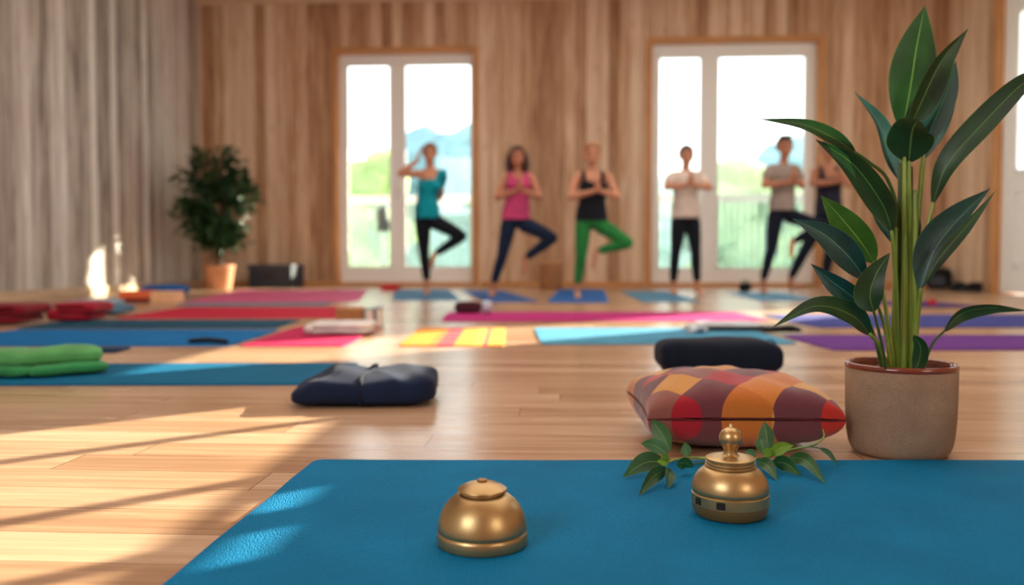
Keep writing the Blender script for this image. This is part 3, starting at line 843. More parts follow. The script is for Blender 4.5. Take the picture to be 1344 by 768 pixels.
prof_ = [(0, -.158, .012), (0, -.16, .036), (0, -.14, .069), (0, -.07, .077), (0, 0, .078), (0, .07, .078), (0, .135, .07), (0, .158, .035), (0, .156, .01)]
tube(bm, [(-.004 + .004 * math.sin(q[1] * 20), q[1], q[2]) for q in prof_], [.007], 10, 60, flat=.5)
tb = obj('tie_band', bm, M['navy_dark'], nb)
bm = bmesh.new(); tube(bm, [(-.004, .04, .08), (.016, .055, .094), (.02, .08, .088), (.004, .07, .08)], [.004], 8, 20); obj('knot', bm, M['navy_dark'], tb)
# fold lines along the front of the navy blanket
bm = bmesh.new()
tube(bm, [(-.17, -.135, .03), (-.08, -.156, .034), (.02, -.1575, .036), (.11, -.155, .038), (.168, -.13, .04)], [.0045], 8, 40); obj('fold', bm, M['navy'], nb)

# ------------------------------------------------------------------ green towel, crimson blankets, grey-blue towel
M['green'] = fabric('green_towel_cloth', (88, 160, 92), bump=.4); M['green2'] = fabric('green_towel_under', (52, 138, 78), bump=.4)
pT = G(42, 495)
gt = empty('folded_towel', (pT.x, pT.y, MT), 'bright green folded towel on teal blue mat at left edge', 'towel', rz=YAW)
bm = bmesh.new()
def cloth_roll(bm, a, b, w, h, z0, seed, n=26):
    """flattened rolled fold between two floor points"""
    a, b = Vector((a[0], a[1], 0)), Vector((b[0], b[1], 0)); u = (b - a); L = u.length; u.normalize(); v = Vector((-u.y, u.x, 0))
    sft = soft_shape(L, w, h, e=.32, n=n, wob=.007, freq=9, seed=seed, ez=.62)
    me = bpy.data.meshes.new('t')
    for q in sft.verts:
        c_ = (a + b) / 2 + u * q.co.x + v * q.co.y
        q.co = (c_.x, c_.y, z0 + q.co.z)
    sft.to_mesh(me); sft.free(); bm.from_mesh(me); bpy.data.meshes.remove(me)
cloth_roll(bm, (-.30, .0), (.03, .0), .18, .058, .032, 3); cloth_roll(bm, (-.03, -.03), (.195, .10), .15, .056, .036, 8)
obj('upper_fold', bm, M['green'], gt)
bm = bmesh.new(); cloth_roll(bm, (-.32, 0), (.05, -.015), .19, .045, 0, 11); cloth_roll(bm, (.01, -.05), (.215, .09), .15, .044, 0, 13)
obj('lower_fold', bm, M['green2'], gt)

M['crimson'] = fabric('crimson_cloth', (158, 18, 44)); M['crimson2'] = fabric('dark_crimson_cloth', (124, 12, 32))
def behind(px, py, d):
    return G(px, py) + CF * d
pC = behind(-24, 428, .2)
o = empty('folded_blanket', (pC.x, pC.y, MT), 'dark crimson folded blanket at the left edge', 'blanket', rz=YAW)
obj('blanket', slab_layers(.42, .36, [.042, .038, .034], 4), M['crimson2'], o)
pC = behind(87, 424.5, .19)
o = empty('folded_blanket', (pC.x, pC.y, MT), 'brighter crimson folded blanket right of the dark crimson one', 'blanket', rz=YAW + R(3))
obj('blanket', slab_layers(.235, .34, [.042, .038, .034], 6), M['crimson'], o)
M['greyblue'] = fabric('grey_blue_cloth', (142, 172, 190)); M['slateblue'] = fabric('slate_blue_cloth', (66, 112, 140))
pC = behind(110, 416.5, .26)
o = empty('folded_towel', (pC.x, pC.y, MT), 'pale grey-blue folded towel behind the crimson blankets', 'towel', rz=YAW + R(-3))
obj('lower_fold', slab_layers(.36, .40, [.05], 9), M['slateblue'], o)
bm = slab_layers(.29, .36, [.05], 10)
for v in bm.verts: v.co += Vector((-.045, .01, .047))
obj('upper_fold', bm, M['greyblue'], o)

# ------------------------------------------------------------------ white blanket, blocks and books on the crimson pink mat
M['cream_cloth'] = fabric('white_cloth', (222, 218, 214)); M['cork'] = plain('cork', (170, 122, 74), .9, var=.15, scale=120, bump=.3)
pW = G(436, 443)
wb = empty('folded_blanket', (pW.x + .005, pW.y + .2, MT), 'white folded blanket on the crimson pink mat', 'blanket', rz=YAW)
obj('blanket', slab_layers(.315, .33, [.030, .027], 21, wob=.006), M['cream_cloth'], wb)
def block(name, c, s, rz, m, label, cat, group=None, bev=.008):
    o = empty(name, c, label, cat, group, rz)
    return o
pK = G(461, 421.5)
bm = bmesh.new(); box(bm, (0, 0, .056), (.165, .11, .112)); o = obj('yoga_block', bm, M['cork'], smooth=False, bevel=.007)
dK = CF * 5.15 + CR * ((461 - 672) / F * 5.15); o.location = (dK.x, dK.y, 0); o.rotation_euler = (0, 0, YAW); tag(o, 'brown cork block on the floor behind the white folded blanket', 'block')
M['tealcover'] = plain('teal_cover', (120, 178, 176), .5); M['page'] = plain('paper', (226, 220, 206), .8); M['dkcover'] = plain('slate_cover', (84, 96, 118), .5)
def book(c, w, d, h, rz, m, label, name='book', cat='book', group=None):
    o = empty(name, c, label, cat, group, rz)
    t_ = .004
    bm = bmesh.new(); box(bm, (0, 0, t_ / 2), (w, d, t_)); box(bm, (0, 0, h - t_ / 2), (w, d, t_)); box(bm, (-w / 2 + t_ / 2, 0, h / 2), (t_, d, h)); obj('cover', bm, m, o, smooth=False)
    bm = bmesh.new(); box(bm, (.002, 0, h / 2), (w - .010, d - .008, h - 2 * t_ - .0006)); obj('pages', bm, M['page'], o, smooth=False)
    return o
dK = CF * 5.15 + CR * ((483.5 - 672) / F * 5.15)
book((dK.x + .012, dK.y, 0), .055, .13, .115, YAW, M['tealcover'], 'small upright teal-covered book right of the cork block')
dK = CF * 5.16 + CR * ((491 - 672) / F * 5.16)
book((dK.x + .032, dK.y, 0), .036, .13, .118, YAW, M['dkcover'], 'small slate-covered book right of the teal book')

# dark brown rolled towel with pale end
M['dkbrown'] = fabric('dark_brown_cloth', (72, 36, 44)); M['pale_end'] = fabric('pale_blue_cloth', (186, 196, 208))
dK = CF * 6.35 + CR * ((621 - 672) / F * 6.35)
rt = empty('rolled_towel', (dK.x, dK.y, .0085), 'dark maroon rolled towel with pale end, behind left end of magenta mat', 'towel', rz=YAW)
bm = soft_shape(.20, .13, .085, e=.3, wob=.004, freq=10, seed=4, ez=.6)
for v in bm.verts: v.co.x -= .035
obj('roll', bm, M['dkbrown'], rt)
bm = soft_shape(.075, .125, .088, e=.4, wob=.003, freq=10, seed=5, ez=.7)
for v in bm.verts: v.co.x += .10
obj('end_wrap', bm, M['pale_end'], rt)

# white sheet with silver wrap and dark strap on the light blue mat
M['silver'] = plain('silver_foil', (206, 210, 214), .3, metal=.4, var=.1, scale=40, bump=.5); M['black'] = fabric('black_cloth', (24, 26, 30))
M['sheet'] = fabric('white_sheet', (206, 216, 224))
dK = CF * 4.93 + CR * ((957 - 672) / F * 4.93)
tw = empty('folded_towel', (dK.x, dK.y, MT), 'flat white towel edged in black on the light blue mat', 'towel', rz=YAW)
bm = soft_shape(.46, .30, .020, e=.3, wob=.003, freq=8, seed=9); obj('black_edge', bm, M['black'], tw)
bm = soft_shape(.34, .27, .022, e=.3, wob=.003, freq=8, seed=12)
for v in bm.verts: v.co += Vector((.0, .02, .014))
obj('white_cloth', bm, M['sheet'], tw)
dK = CF * 4.86 + CR * ((919 - 672) / F * 4.86)
bm = soft_shape(.115, .10, .045, e=.6, wob=.022, freq=22, seed=3, n=24)
o = obj('crumpled_wrapper', bm, M['silver']); o.location = (dK.x - .045, dK.y - .19, MT); o.rotation_euler = (0, 0, .3); tag(o, 'crumpled silver-white wrapper at left end of flat white towel', 'wrapper')
dK = CF * 4.86 + CR * ((1006 - 672) / F * 4.86)
bm = bmesh.new(); tube(bm, [(-.12, -.03, .016), (-.04, .0, .018), (.03, .01, .02), (.07, -.02, .015)], [.012, .018, .02, .012], 10, 24)
o = obj('black_strap', bm, M['black']); o.location = (dK.x + .06, dK.y - .19, MT); tag(o, 'black rolled strap at right end of flat white towel', 'strap')

# far-left blocks and blue cushion
M['orange'] = plain('orange_foam', (232, 112, 66), .8, var=.05); M['peach'] = plain('peach_foam', (238, 190, 146), .8, var=.04); M['redfoam'] = plain('red_foam', (206, 40, 40), .8, var=.04); M['maroon'] = plain('maroon_foam', (110, 26, 30), .8)
def yblock(px, py, w, d, h, m, label, low=None):
    p = G(px, py); 
    o = empty('yoga_block', (p.x, p.y + d / 2, 0), label, 'block', 'yoga blocks on the floor', YAW)
    z0 = 0
    if low is not None:
        bm = bmesh.new(); box(bm, (0, 0, h * .18), (w * .98, d * .98, h * .36)); obj('lower_layer', bm, low, o, smooth=False, bevel=.006); z0 = h * .36
    bm = bmesh.new(); box(bm, (0, 0, z0 + (h - z0) / 2), (w, d, h - z0)); obj('foam_block' if low is None else 'upper_layer', bm, m, o, smooth=False, bevel=.008)
    return o
yblock(174, 397.5, .27, .2, .105, M['orange'], 'orange block with maroon base at left near the wall', M['maroon'])
yblock(213, 397.5, .24, .2, .10, M['peach'], 'peach coloured block right of the orange block')
yblock(511.5, 381.5, .23, .14, .075, M['redfoam'], 'small red block on the floor before the left glass door')
yblock(1224.5, 401, .06, .05, .05, M['redfoam'], 'tiny red block beside dark purple mat at far right')
M['blue'] = fabric('blue_cushion_cloth', (10, 96, 170))
p = G(203, 388)
o = empty('round_cushion', (p.x, p.y + .25, 0), 'flat round blue cushion at far left behind orange block', 'cushion', rz=0)
obj('cover', soft_shape(.52, .40, .115, e=.9, wob=.008, freq=6, seed=3), M['blue'], o)
bm = bmesh.new(); tube(bm, [(.262 * math.cos(a), .202 * math.sin(a), .058) for a in [2 * math.pi * k / 32 for k in range(33)]], [.006], 6, 64); obj('seam', bm, M['blue'], o)
bm = bmesh.new(); tube(bm, [(-.09, 0, .008), (-.03, .02, .012), (.04, 0, .012), (.09, -.01, .008)], [.012], 8, 20)
p = G(274, 453); o = obj('black_strap', bm, M['black']); o.location = (p.x, p.y, MT); tag(o, 'short black strap on near edge of bright blue mat', 'strap')

# ------------------------------------------------------------------ back-left: potted tree, box; stump; bags and shoes
M['terracotta'] = plain('terracotta', (206, 146, 108), .8, var=.06); M['soil'] = plain('soil', (48, 34, 26), 1.0, var=.2, scale=80, bump=.6)
M['trunk'] = plain('dark_bark', (74, 56, 40), .9, var=.15)
p = G(288, 380); s = px_scale(p)
pt = empty('potted_tree', p, 'bushy dark green tree in terracotta pot in the back left corner', 'plant')
bm = bmesh.new(); lathe(bm, prof([(0, 0), (14.5, 0), (15, 1), (18.5, 25), (19.5, 27), (20, 31), (19, 32), (17, 31.5), (16.5, 27), (0, 26)]), 32, p); pot = obj('pot', bm, M['terracotta'], pt, world=True, auto=40)
bm = bmesh.new(); lathe(bm, prof([(0, 29), (9, 28.8), (16.5, 27.8), (16.6, 26), (0, 26)]), 24, p); obj('soil', bm, M['soil'], pt, world=True)
bm = bmesh.new()
tube(bm, [p + Vector((0, 0, 26 * s)), p + CR * 2 * s + Vector((0, 0, 70 * s)), p + CR * 4 * s + Vector((0, 0, 120 * s)), p + Vector((0, 0, 165 * s))], [4 * s, 3.2 * s, 2.6 * s, 1.2 * s], 8, 16)
rnd = random.Random(12); tips = []
for k in range(26):
    hz = rnd.uniform(62, 160); a = rnd.uniform(0, 6.28)
    wmax = 50 * math.sin(math.pi * min(1, max(.05, (hz - 25) / 165))) ** .6
    ln_ = rnd.uniform(.45, 1.0) * wmax
    st = p + Vector((0, 0, (hz - 18) * s)); en = p + (CR * math.cos(a) + CF * math.sin(a)) * ln_ * s + Vector((0, 0, (hz + rnd.uniform(0, 24)) * s))
    tube(bm, [st, (st + en) / 2 + Vector((0, 0, 4 * s)), en], [1.4 * s, .7 * s, .4 * s], 5, 8); tips.append((st, en))
obj('trunk', bm, M['trunk'], pt, world=True)
bm = bmesh.new()
def small_leaf(bm, c, d, n_, L, W):
    d = d.normalized(); sd_ = d.cross(n_); sd_ = sd_.normalized() if sd_.length > 1e-4 else d.orthogonal().normalized()
    nn = sd_.cross(d)
    a = bm.verts.new(c); b = bm.verts.new(c + d * L * .45 + sd_ * W); e = bm.verts.new(c + d * L - nn * L * .15); f = bm.verts.new(c + d * L * .45 - sd_ * W); m_ = bm.verts.new(c + d * L * .5 - nn * W * .4)
    bm.faces.new((a, b, m_)); bm.faces.new((b, e, m_)); bm.faces.new((e, f, m_)); bm.faces.new((f, a, m_))
for st, en in tips:
    for k in range(72):
        q = rnd.uniform(.35, 1.08); c_ = st.lerp(en, q) + Vector((rnd.gauss(0, 1), rnd.gauss(0, 1), rnd.gauss(0, 1))) * 6.5 * s
        d_ = (en - st).normalized() + Vector((rnd.gauss(0, .8), rnd.gauss(0, .8), rnd.gauss(-.3, .6)))
        small_leaf(bm, c_, d_, Vector((rnd.gauss(0, .4), rnd.gauss(0, .4), 1)), rnd.uniform(11, 19) * s, rnd.uniform(2.6, 4.4) * s)
t = NT('tree_leaves'); nz = t.n('ShaderNodeTexNoise', ins={'Vector': t.obj(), 'Scale': 9, 'Detail': 3}).outputs[0]
t.set(color=t.ramp(nz, [(.3, lin((22, 52, 30))), (.7, lin((54, 98, 52)))]), rough=.5)
obj('foliage', bm, t.m, pt, world=True, smooth=False)

M['charcoal'] = plain('charcoal_box', (42, 50, 62), .55, var=.06); M['charcoal2'] = plain('charcoal_lid', (54, 64, 78), .5, var=.05)
p = G(333, 377); q = G(386, 377.5); c_ = (p + q) / 2
bx = empty('storage_box', (c_.x + .03, c_.y + .02, 0), 'dark charcoal storage box with lid against the back wall', 'box', rz=R(-6))
w_ = (q - p).length
bm = bmesh.new(); box(bm, (0, 0, .125), (w_, .42, .25)); obj('body', bm, M['charcoal'], bx, smooth=False, bevel=.008)
bm = bmesh.new(); box(bm, (0, 0, .283), (w_ + .02, .44, .062)); obj('lid', bm, M['charcoal2'], bx, smooth=False, bevel=.012)
bm = bmesh.new(); tube(bm, [(-.07, -.215, .15), (-.06, -.235, .16), (.06, -.235, .16), (.07, -.215, .15)], [.008], 8, 20); obj('handle', bm, M['black'], bx)
p = G(409, 376)
bm = soft_shape(.17, .16, .125, e=.35, wob=.006, freq=8, seed=2, ez=.4); o = obj('small_bag', bm, M['charcoal']); o.location = (p.x + .01, p.y + .09, 0); tag(o, 'small dark grey pouch right of the charcoal storage box', 'bag')
p = G(723, 380); s = px_scale(p)
st_ = empty('stump_stool', p, 'round wooden stump stool between pink-topped and black-topped women', 'stool')
bm = bmesh.new(); lathe(bm, prof([(0, 0), (14.5, 0), (15.5, 1.5), (15, 12), (15.2, 24), (15.5, 33), (14.6, 35), (0, 35)]), 28, p); obj('body', bm, wood('stump_bark', (168, 116, 74), 2, .8), st_, world=True, auto=40)
bm = bmesh.new(); lathe(bm, prof([(0, 34.9), (14, 34.9), (14.4, 35.6), (13.5, 36.3), (0, 36.4)]), 28, p); obj('top', bm, plain('stump_top', (206, 160, 112), .7), st_, world=True, auto=40)
p = G(986, 384)
o = empty('round_bag', (p.x - .05, p.y + .12, .0), 'small round black bag on the floor left of man in grey T-shirt', 'bag')
obj('bag_body', soft_shape(.15, .14, .108, e=.8, wob=.006, freq=9, seed=6, ez=.8), M['black'], o)
bm = bmesh.new(); tube(bm, [(-.05, 0, .09), (-.03, -.01, .125), (.03, -.01, .125), (.05, 0, .09)], [.008], 8, 16); obj('handle', bm, M['black'], o)
p = G(1238, 380.5)
o = empty('backpack', (p.x, p.y + .14, 0), 'black backpack slumped by right wall behind potted plant', 'bag', rz=R(-30))
bm = soft_shape(.30, .2, .27, e=.5, wob=.02, freq=6, seed=8, ez=.6); obj('bag_body', bm, M['black'], o)
bm = soft_shape(.2, .06, .14, e=.4, wob=.006, freq=8, seed=9)
for v in bm.verts: v.co += Vector((0, -.1, .03))
obj('front_pocket', bm, M['charcoal'], o)
bm = bmesh.new(); tube(bm, [(-.03, 0, .25), (-.02, -.01, .30), (.02, -.01, .30), (.03, 0, .25)], [.008], 8, 16); obj('handle', bm, M['black'], o)
def shoe(c, rz, label):
    o = empty('shoe', c, label, 'shoe', 'dark shoes by the right wall', rz)
    b = soft_shape(.105, .29, .10, e=.7, wob=.003, freq=8, seed=3)
    for v in b.verts:
        f = (v.co.y + .145) / .29
        v.co.z = .022 + v.co.z * (1.0 if f > .5 else .55 + .45 * (f / .5)) * (1 if v.co.z > 0 else 1)
        v.co.x *= 1 - .22 * f
    obj('upper', b, M['black'], o)
    b = soft_shape(.112, .305, .03, e=.7); 
    for v in b.verts: v.co.x *= 1 - .2 * (v.co.y + .15) / .3
    obj('sole', b, M['slate'], o)
for k, (px, py, a) in enumerate(((1262, 383, -55), (1281, 384, -70))):
    p = G(px, py); shoe((p.x, p.y + .1, 0), R(a), ('dark shoe on the floor right of the black backpack', 'dark shoe nearest the white door frame')[k])

# ------------------------------------------------------------------ foreground plant
PD = 1.83
pp = CF * PD + CR * ((1184.5 - 672) / F * PD)
s = PD / F * 1.0
plant = empty('potted_plant', (pp.x, pp.y, 0), 'tall broad-leaved green plant in beige stoneware pot at right foreground', 'plant')
t = NT('stoneware'); o_ = t.obj()
v1 = t.n('ShaderNodeTexVoronoi', ins={'Vector': o_, 'Scale': 420}).outputs[0]; nz = t.n('ShaderNodeTexNoise', ins={'Vector': o_, 'Scale': 12, 'Detail': 5}).outputs[0]
t.set(color=t.mix(t.math('MULTIPLY', v1, .5), t.ramp(nz, [(.3, lin((148, 120, 96))), (.7, lin((176, 146, 118)))]), lin((96, 74, 58))), rough=.75, spec=.3); t.bump(v1, .6, .0012); M['stoneware'] = t.m
t = NT('glaze'); t.set(color=lin((120, 52, 34)), rough=.2, coat=.4); M['glaze'] = t.m
c0 = Vector((pp.x, pp.y, 0))
bm = bmesh.new(); lathe(bm, prof([(0, 0), (52, 0), (57, 1.5), (61, 6), (64, 14), (66.5, 28), (68, 50), (68.7, 90), (68.8, 112), (67.6, 113)]), 80, c0)
pot = obj('pot', bm, M['stoneware'], plant, world=True)
bm = bmesh.new(); lathe(bm, prof([(67.8, 111.5), (69.3, 113), (69.6, 116), (68.6, 119), (66, 120), (63.8, 118.5), (63, 112), (62.5, 100), (0, 100)]), 80, c0); obj('rim', bm, M['glaze'], pot, world=True)
bm = bmesh.new(); lathe(bm, prof([(0, 106), (30, 105), (62.4, 103), (62.4, 99), (0, 99)]), 40, c0)
for v in bm.verts: v.co.z += .003 * noise.noise(v.co * 90)
obj('soil', bm, M['soil'], plant, world=True)

M['leafA'] = leaf_mat('deep_green_leaf', (14, 42, 22), (30, 74, 32), (104, 142, 62))
M['leafB'] = leaf_mat('blue_green_leaf', (14, 46, 44), (32, 82, 74), (90, 140, 108), rough=.28)
M['leafC'] = leaf_mat('fresh_green_leaf', (38, 82, 24), (76, 126, 38), (140, 172, 80))
t = NT('stem_green'); nz = t.n('ShaderNodeTexNoise', ins={'Vector': t.n('ShaderNodeMapping', ins={'Vector': t.obj(), 'Scale': (60, 60, 5)}).outputs[0], 'Scale': 1.0}).outputs[0]
t.set(color=t.ramp(nz, [(.3, lin((84, 118, 38))), (.7, lin((150, 168, 68)))]), rough=.35); M['stem'] = t.m
t = NT('stem_dark'); t.set(color=lin((58, 86, 34)), rough=.45); M['stem2'] = t.m

def Q(px, py, dy): return P(px, py, PD + dy)
def leaf_blade(name, pts, hl, hr, m, parent, roll=0.0, fold=0.25, belly=.42, tipp=1.05, rings=30, wave=0.0):
    """pts from base to tip; hl / hr the half widths left and right of the midrib"""
    mid = catmull(pts, rings)
    bm = bmesh.new(); uvl = bm.loops.layers.uv.new('leaf'); rows = []
    nA = 9
    for k, p in enumerate(mid):
        t_ = k / rings
        T_ = (mid[min(k + 1, rings)] - mid[max(k - 1, 0)]).normalized()
        view = (cam.location - p).normalized()
        S_ = T_.cross(view); S_ = S_.normalized() if S_.length > 1e-5 else T_.orthogonal().normalized()
        S_ = Matrix.Rotation(roll, 3, T_) @ S_
        N_ = S_.cross(T_).normalized()
        if t_ < belly: w_ = math.sin(math.pi / 2 * (t_ / belly)) ** .75
        else: w_ = math.cos(math.pi / 2 * ((t_ - belly) / (1 - belly))) ** tipp
        w_ = max(w_, .012)
        row = []
        for i in range(nA):
            u = 2 * i / (nA - 1) - 1
            hw = hl if u < 0 else hr
            q = p + S_ * u * hw * w_ + N_ * (abs(u) ** 1.5) * hw * w_ * fold
            if wave: q += N_ * wave * math.sin(t_ * 17 + (2 if u > 0 else 0)) * u * u * hw
            row.append((bm.verts.new(q), (u + 1) / 2, t_))
        rows.append(row)
    for a, b in zip(rows, rows[1:]):
        for i in range(nA - 1):
            quad = (a[i], a[i + 1], b[i + 1], b[i])
            f = bm.faces.new([x[0] for x in quad])
            for lp, x in zip(f.loops, quad): lp[uvl].uv = (x[1], x[2])
    me = bpy.data.meshes.new(name); bm.to_mesh(me); bm.free()
    for f in me.polygons: f.use_smooth = True
    return link_mesh(name, me, m, parent)
LS = PD / F
def L_(pts, hl, hr, m, roll=0, fold=.25, stem=None, sr=(2.6, 2.0), smat='stem', **kw):
    W = [Q(*p) for p in pts]
    leaf_blade('leaf', W, hl * LS, hr * LS, M[m], plant, R(roll), fold, **kw)
    if stem:
        S = [Q(*p) for p in stem] + [W[0] + (W[1] - W[0]) * .06]
        bm = bmesh.new(); tube(bm, S, [sr[0] * LS, sr[1] * LS], 8, 5 * len(S)); obj('stem', bm, M[smat], plant, world=True)
soil_y = 497
# upright crown
L_([(1184, 173, .02), (1195, 115, .03), (1203, 62, .045), (1214, 8, .06)], 30, 29, 'leafA', 8, .18, stem=[(1182, soil_y, .0), (1183, 350, .005), (1183, 230, .01)], sr=(5, 2.6), belly=.42, tipp=.95)
L_([(1193, 172, -.0), (1212, 128, -.02), (1236, 80, -.03), (1271, 37, -.03)], 14, 20, 'leafA', 28, .35, stem=[(1189, soil_y, .01), (1190, 340, .005), (1191, 240, 0)], sr=(4.6, 2.4), belly=.4)
L_([(1209, 207, .05), (1226, 160, .06), (1244, 118, .07), (1255, 80, .08)], 20, 18, 'leafB', -15, .3, stem=[(1196, soil_y, .02), (1200, 360, .03), (1206, 260, .04)], sr=(3, 2))
L_([(1213, 210, .09), (1232, 180, .1), (1246, 150, .1), (1257, 120, .1)], 8, 8, 'leafB', -30, .3, stem=[(1199, soil_y, .03), (1204, 330, .06)], sr=(2.4, 1.6))
L_([(1193, 214, -.03), (1195, 190, -.05), (1198, 170, -.075), (1205, 157, -.105)], 29, 27, 'leafA', 0, .12, stem=[(1193, soil_y, -.015), (1193, 350, -.02), (1193, 260, -.03)], sr=(5.2, 2.4), belly=.42, tipp=.55)
L_([(1181, 238, .03), (1167, 205, .04), (1152, 160, .05), (1121, 120, .06)], 8, 15, 'leafB', 22, .5, stem=[(1179, soil_y, .02), (1180, 330, .03)], sr=(3, 2), belly=.3)
# left side
L_([(1124, 201, -.05), (1092, 180, -.08), (1055, 164, -.1), (995, 156, -.12)], 9, 10, 'leafA', 15, .3, stem=[(1176, soil_y, 0), (1178, 300, -.01), (1166, 238, -.02), (1142, 214, -.04)], sr=(3, 1.8), smat='stem2', belly=.35)
L_([(1171, 306, -.07), (1158, 268, -.08), (1120, 216, -.1), (1070, 183, -.12)], 17, 17, 'leafA', -12, .35, stem=[(1178, soil_y, -.02), (1177, 420, -.05), (1175, 350, -.06)], sr=(3.4, 2.2), belly=.45)
L_([(1172, 320, -.01), (1166, 300, 0), (1152, 275, .01), (1139, 252, .02)], 14, 12, 'leafB', 30, .3, belly=.45, stem=[(1180, soil_y, .01), (1176, 400, 0)], sr=(2.6, 1.8))
L_([(1148, 346, -.09), (1130, 318, -.11), (1104, 286, -.12), (1077, 256, -.13)], 19, 19, 'leafC', -10, .22, stem=[(1172, soil_y, -.03), (1166, 430, -.06), (1156, 370, -.08)], sr=(3, 1.8), belly=.45)
L_([(1137, 368, -.11), (1113, 336, -.13), (1082, 308, -.14), (1040, 287, -.15)], 18, 17, 'leafB', 12, .25, stem=[(1170, soil_y, -.04), (1163, 440, -.07), (1150, 395, -.1)], sr=(2.6, 1.6), belly=.42)
L_([(1132, 400, -.12), (1114, 386, -.13), (1090, 368, -.14), (1064, 346, -.14)], 13, 13, 'leafB', -8, .28, stem=[(1160, soil_y, -.05), (1147, 440, -.09)], sr=(2.2, 1.6), smat='stem2', belly=.42)
L_([(1147, 410, -.15), (1142, 388, -.155), (1149, 362, -.16), (1168, 332, -.16)], 19, 15, 'leafA', 6, .15, stem=[(1164, soil_y, -.06), (1158, 455, -.11)], sr=(2.2, 1.6), smat='stem2', belly=.36, tipp=.9)
L_([(1143, 440, -.10), (1118, 414, -.13), (1070, 402, -.16), (1013, 430, -.19)], 13, 14, 'leafA', 20, .35, stem=[(1163, soil_y, -.05), (1160, 470, -.07), (1152, 450, -.09)], sr=(3.4, 2.4), belly=.36)
# right side
L_([(1223, 270, -.03), (1244, 215, -.05), (1292, 160, -.07), (1345, 108, -.09), (1392, 84, -.1)], 17, 17, 'leafA', -18, .3, stem=[(1196, soil_y, -.02), (1206, 400, -.02), (1216, 310, -.03)], sr=(4, 2.2), belly=.45)
L_([(1207, 382, -.06), (1226, 330, -.06), (1258, 288, -.06), (1300, 247, -.07)], 24, 13, 'leafB', -6, .45, stem=[(1199, soil_y, -.04), (1201, 440, -.05)], sr=(3.2, 2.2), belly=.42)
L_([(1213, 372, -.085), (1236, 335, -.09), (1270, 295, -.09), (1307, 250, -.09)], 6, 12, 'leafA', -30, .3, belly=.42)
L_([(1238, 436, .0), (1262, 412, .0), (1300, 404, -.02), (1350, 408, -.03)], 8, 11, 'leafA', 30, .3, stem=[(1209, soil_y, -.01), (1216, 470, 0), (1226, 448, 0)], sr=(2.4, 1.6), smat='stem2', belly=.4)
L_([(1199, 490, -.07), (1206, 475, -.075), (1208, 455, -.08), (1199, 440, -.08)], 9, 11, 'leafA', -20, .2, belly=.45, tipp=.6)
L_([(1197, 335, .04), (1200, 315, .04), (1204, 298, .045), (1207, 285, .05)], 9, 9, 'leafB', -35, .3, stem=[(1196, soil_y, .03), (1197, 400, .035)], sr=(2.6, 1.8), smat='stem2')
# the thick bundle of stalks
for (x0, x1, y1, d_, r_, m) in ((1178, 1181, 215, -.005, 4.6, 'stem2'), (1186, 1187, 205, -.03, 5, 'stem'), (1199, 1201, 250, -.05, 4.6, 'stem'), (1170, 1176, 300, -.03, 4, 'stem'), (1192, 1196, 220, .02, 4.4, 'stem2')):
    bm = bmesh.new(); tube(bm, [Q(x0, 500, d_), Q((x0 + x1) / 2 + 1, (500 + y1) / 2, d_), Q(x1, y1, d_)], [r_ * LS, r_ * .8 * LS, r_ * .5 * LS], 10, 16); obj('stem', bm, M[m], plant, world=True)

# ------------------------------------------------------------------ leafy sprigs beside the bell
M['sprigA'] = leaf_mat('sprig_leaf', (26, 74, 34), (50, 108, 46), (120, 160, 90), rough=.45)
M['sprigB'] = leaf_mat('young_sprig_leaf', (92, 140, 32), (140, 176, 50), (180, 200, 100), rough=.45)
def sprig(label, D, stems, leaves):
    b = G(stems[0][0][0][0], stems[0][0][0][1], MZ)
    root = empty('leafy_sprig', (b.x, b.y, MZ), label, 'sprig', 'green sprigs lying by the brass bell')
    def at(px, py, h):
        # a point at height h above the mat
        return G(px, py, MZ + h)
    for pts, r_ in stems:
        bm = bmesh.new(); tube(bm, [at(*q) for q in pts], [r_ * D / F, r_ * .6 * D / F], 7, 5 * len(pts)); obj('stem', bm, M['stem2'] if r_ < 1.6 else M['stem'], root, world=True)
    for bp, tp, hw, m, arch, roll in leaves:
        A, B = at(*bp), at(*tp)
        mid = (A + B) / 2 + Vector((0, 0, arch))
        leaf_blade('leaf', [A, mid, B], hw * D / F, hw * D / F, M[m], root, R(roll), .2, belly=.4, rings=18)
sprig('leafy green sprig left of the tall-finial brass bell', 1.66,
      [([(932, 602, .012), (905, 601, .016), (885, 604, .02), (872, 610, .022)], 2.0), ([(932, 607, .004), (908, 609, .006), (890, 606, .014)], 1.5)],
      [((880, 592, .03), (855, 550, .07), 12, 'sprigA', .004, -10), ((877, 596, .028), (841, 582, .04), 10, 'sprigA', .006, 15), ((873, 606, .022), (817, 627, .003), 13, 'sprigA', .012, 12),
       ((876, 616, .02), (838, 651, .001), 9, 'sprigA', .010, -15), ((882, 618, .018), (877, 642, .001), 8, 'sprigA', .008, -20), ((888, 610, .02), (910, 614, .01), 9, 'sprigA', .006, 30),
       ((902, 600, .02), (899, 580, .045), 7, 'sprigA', .0, -10), ((877, 610, .03), (862, 606, .036), 5, 'sprigB', .003, 0), ((878, 606, .034), (868, 598, .05), 4, 'sprigB', .003, 0)])
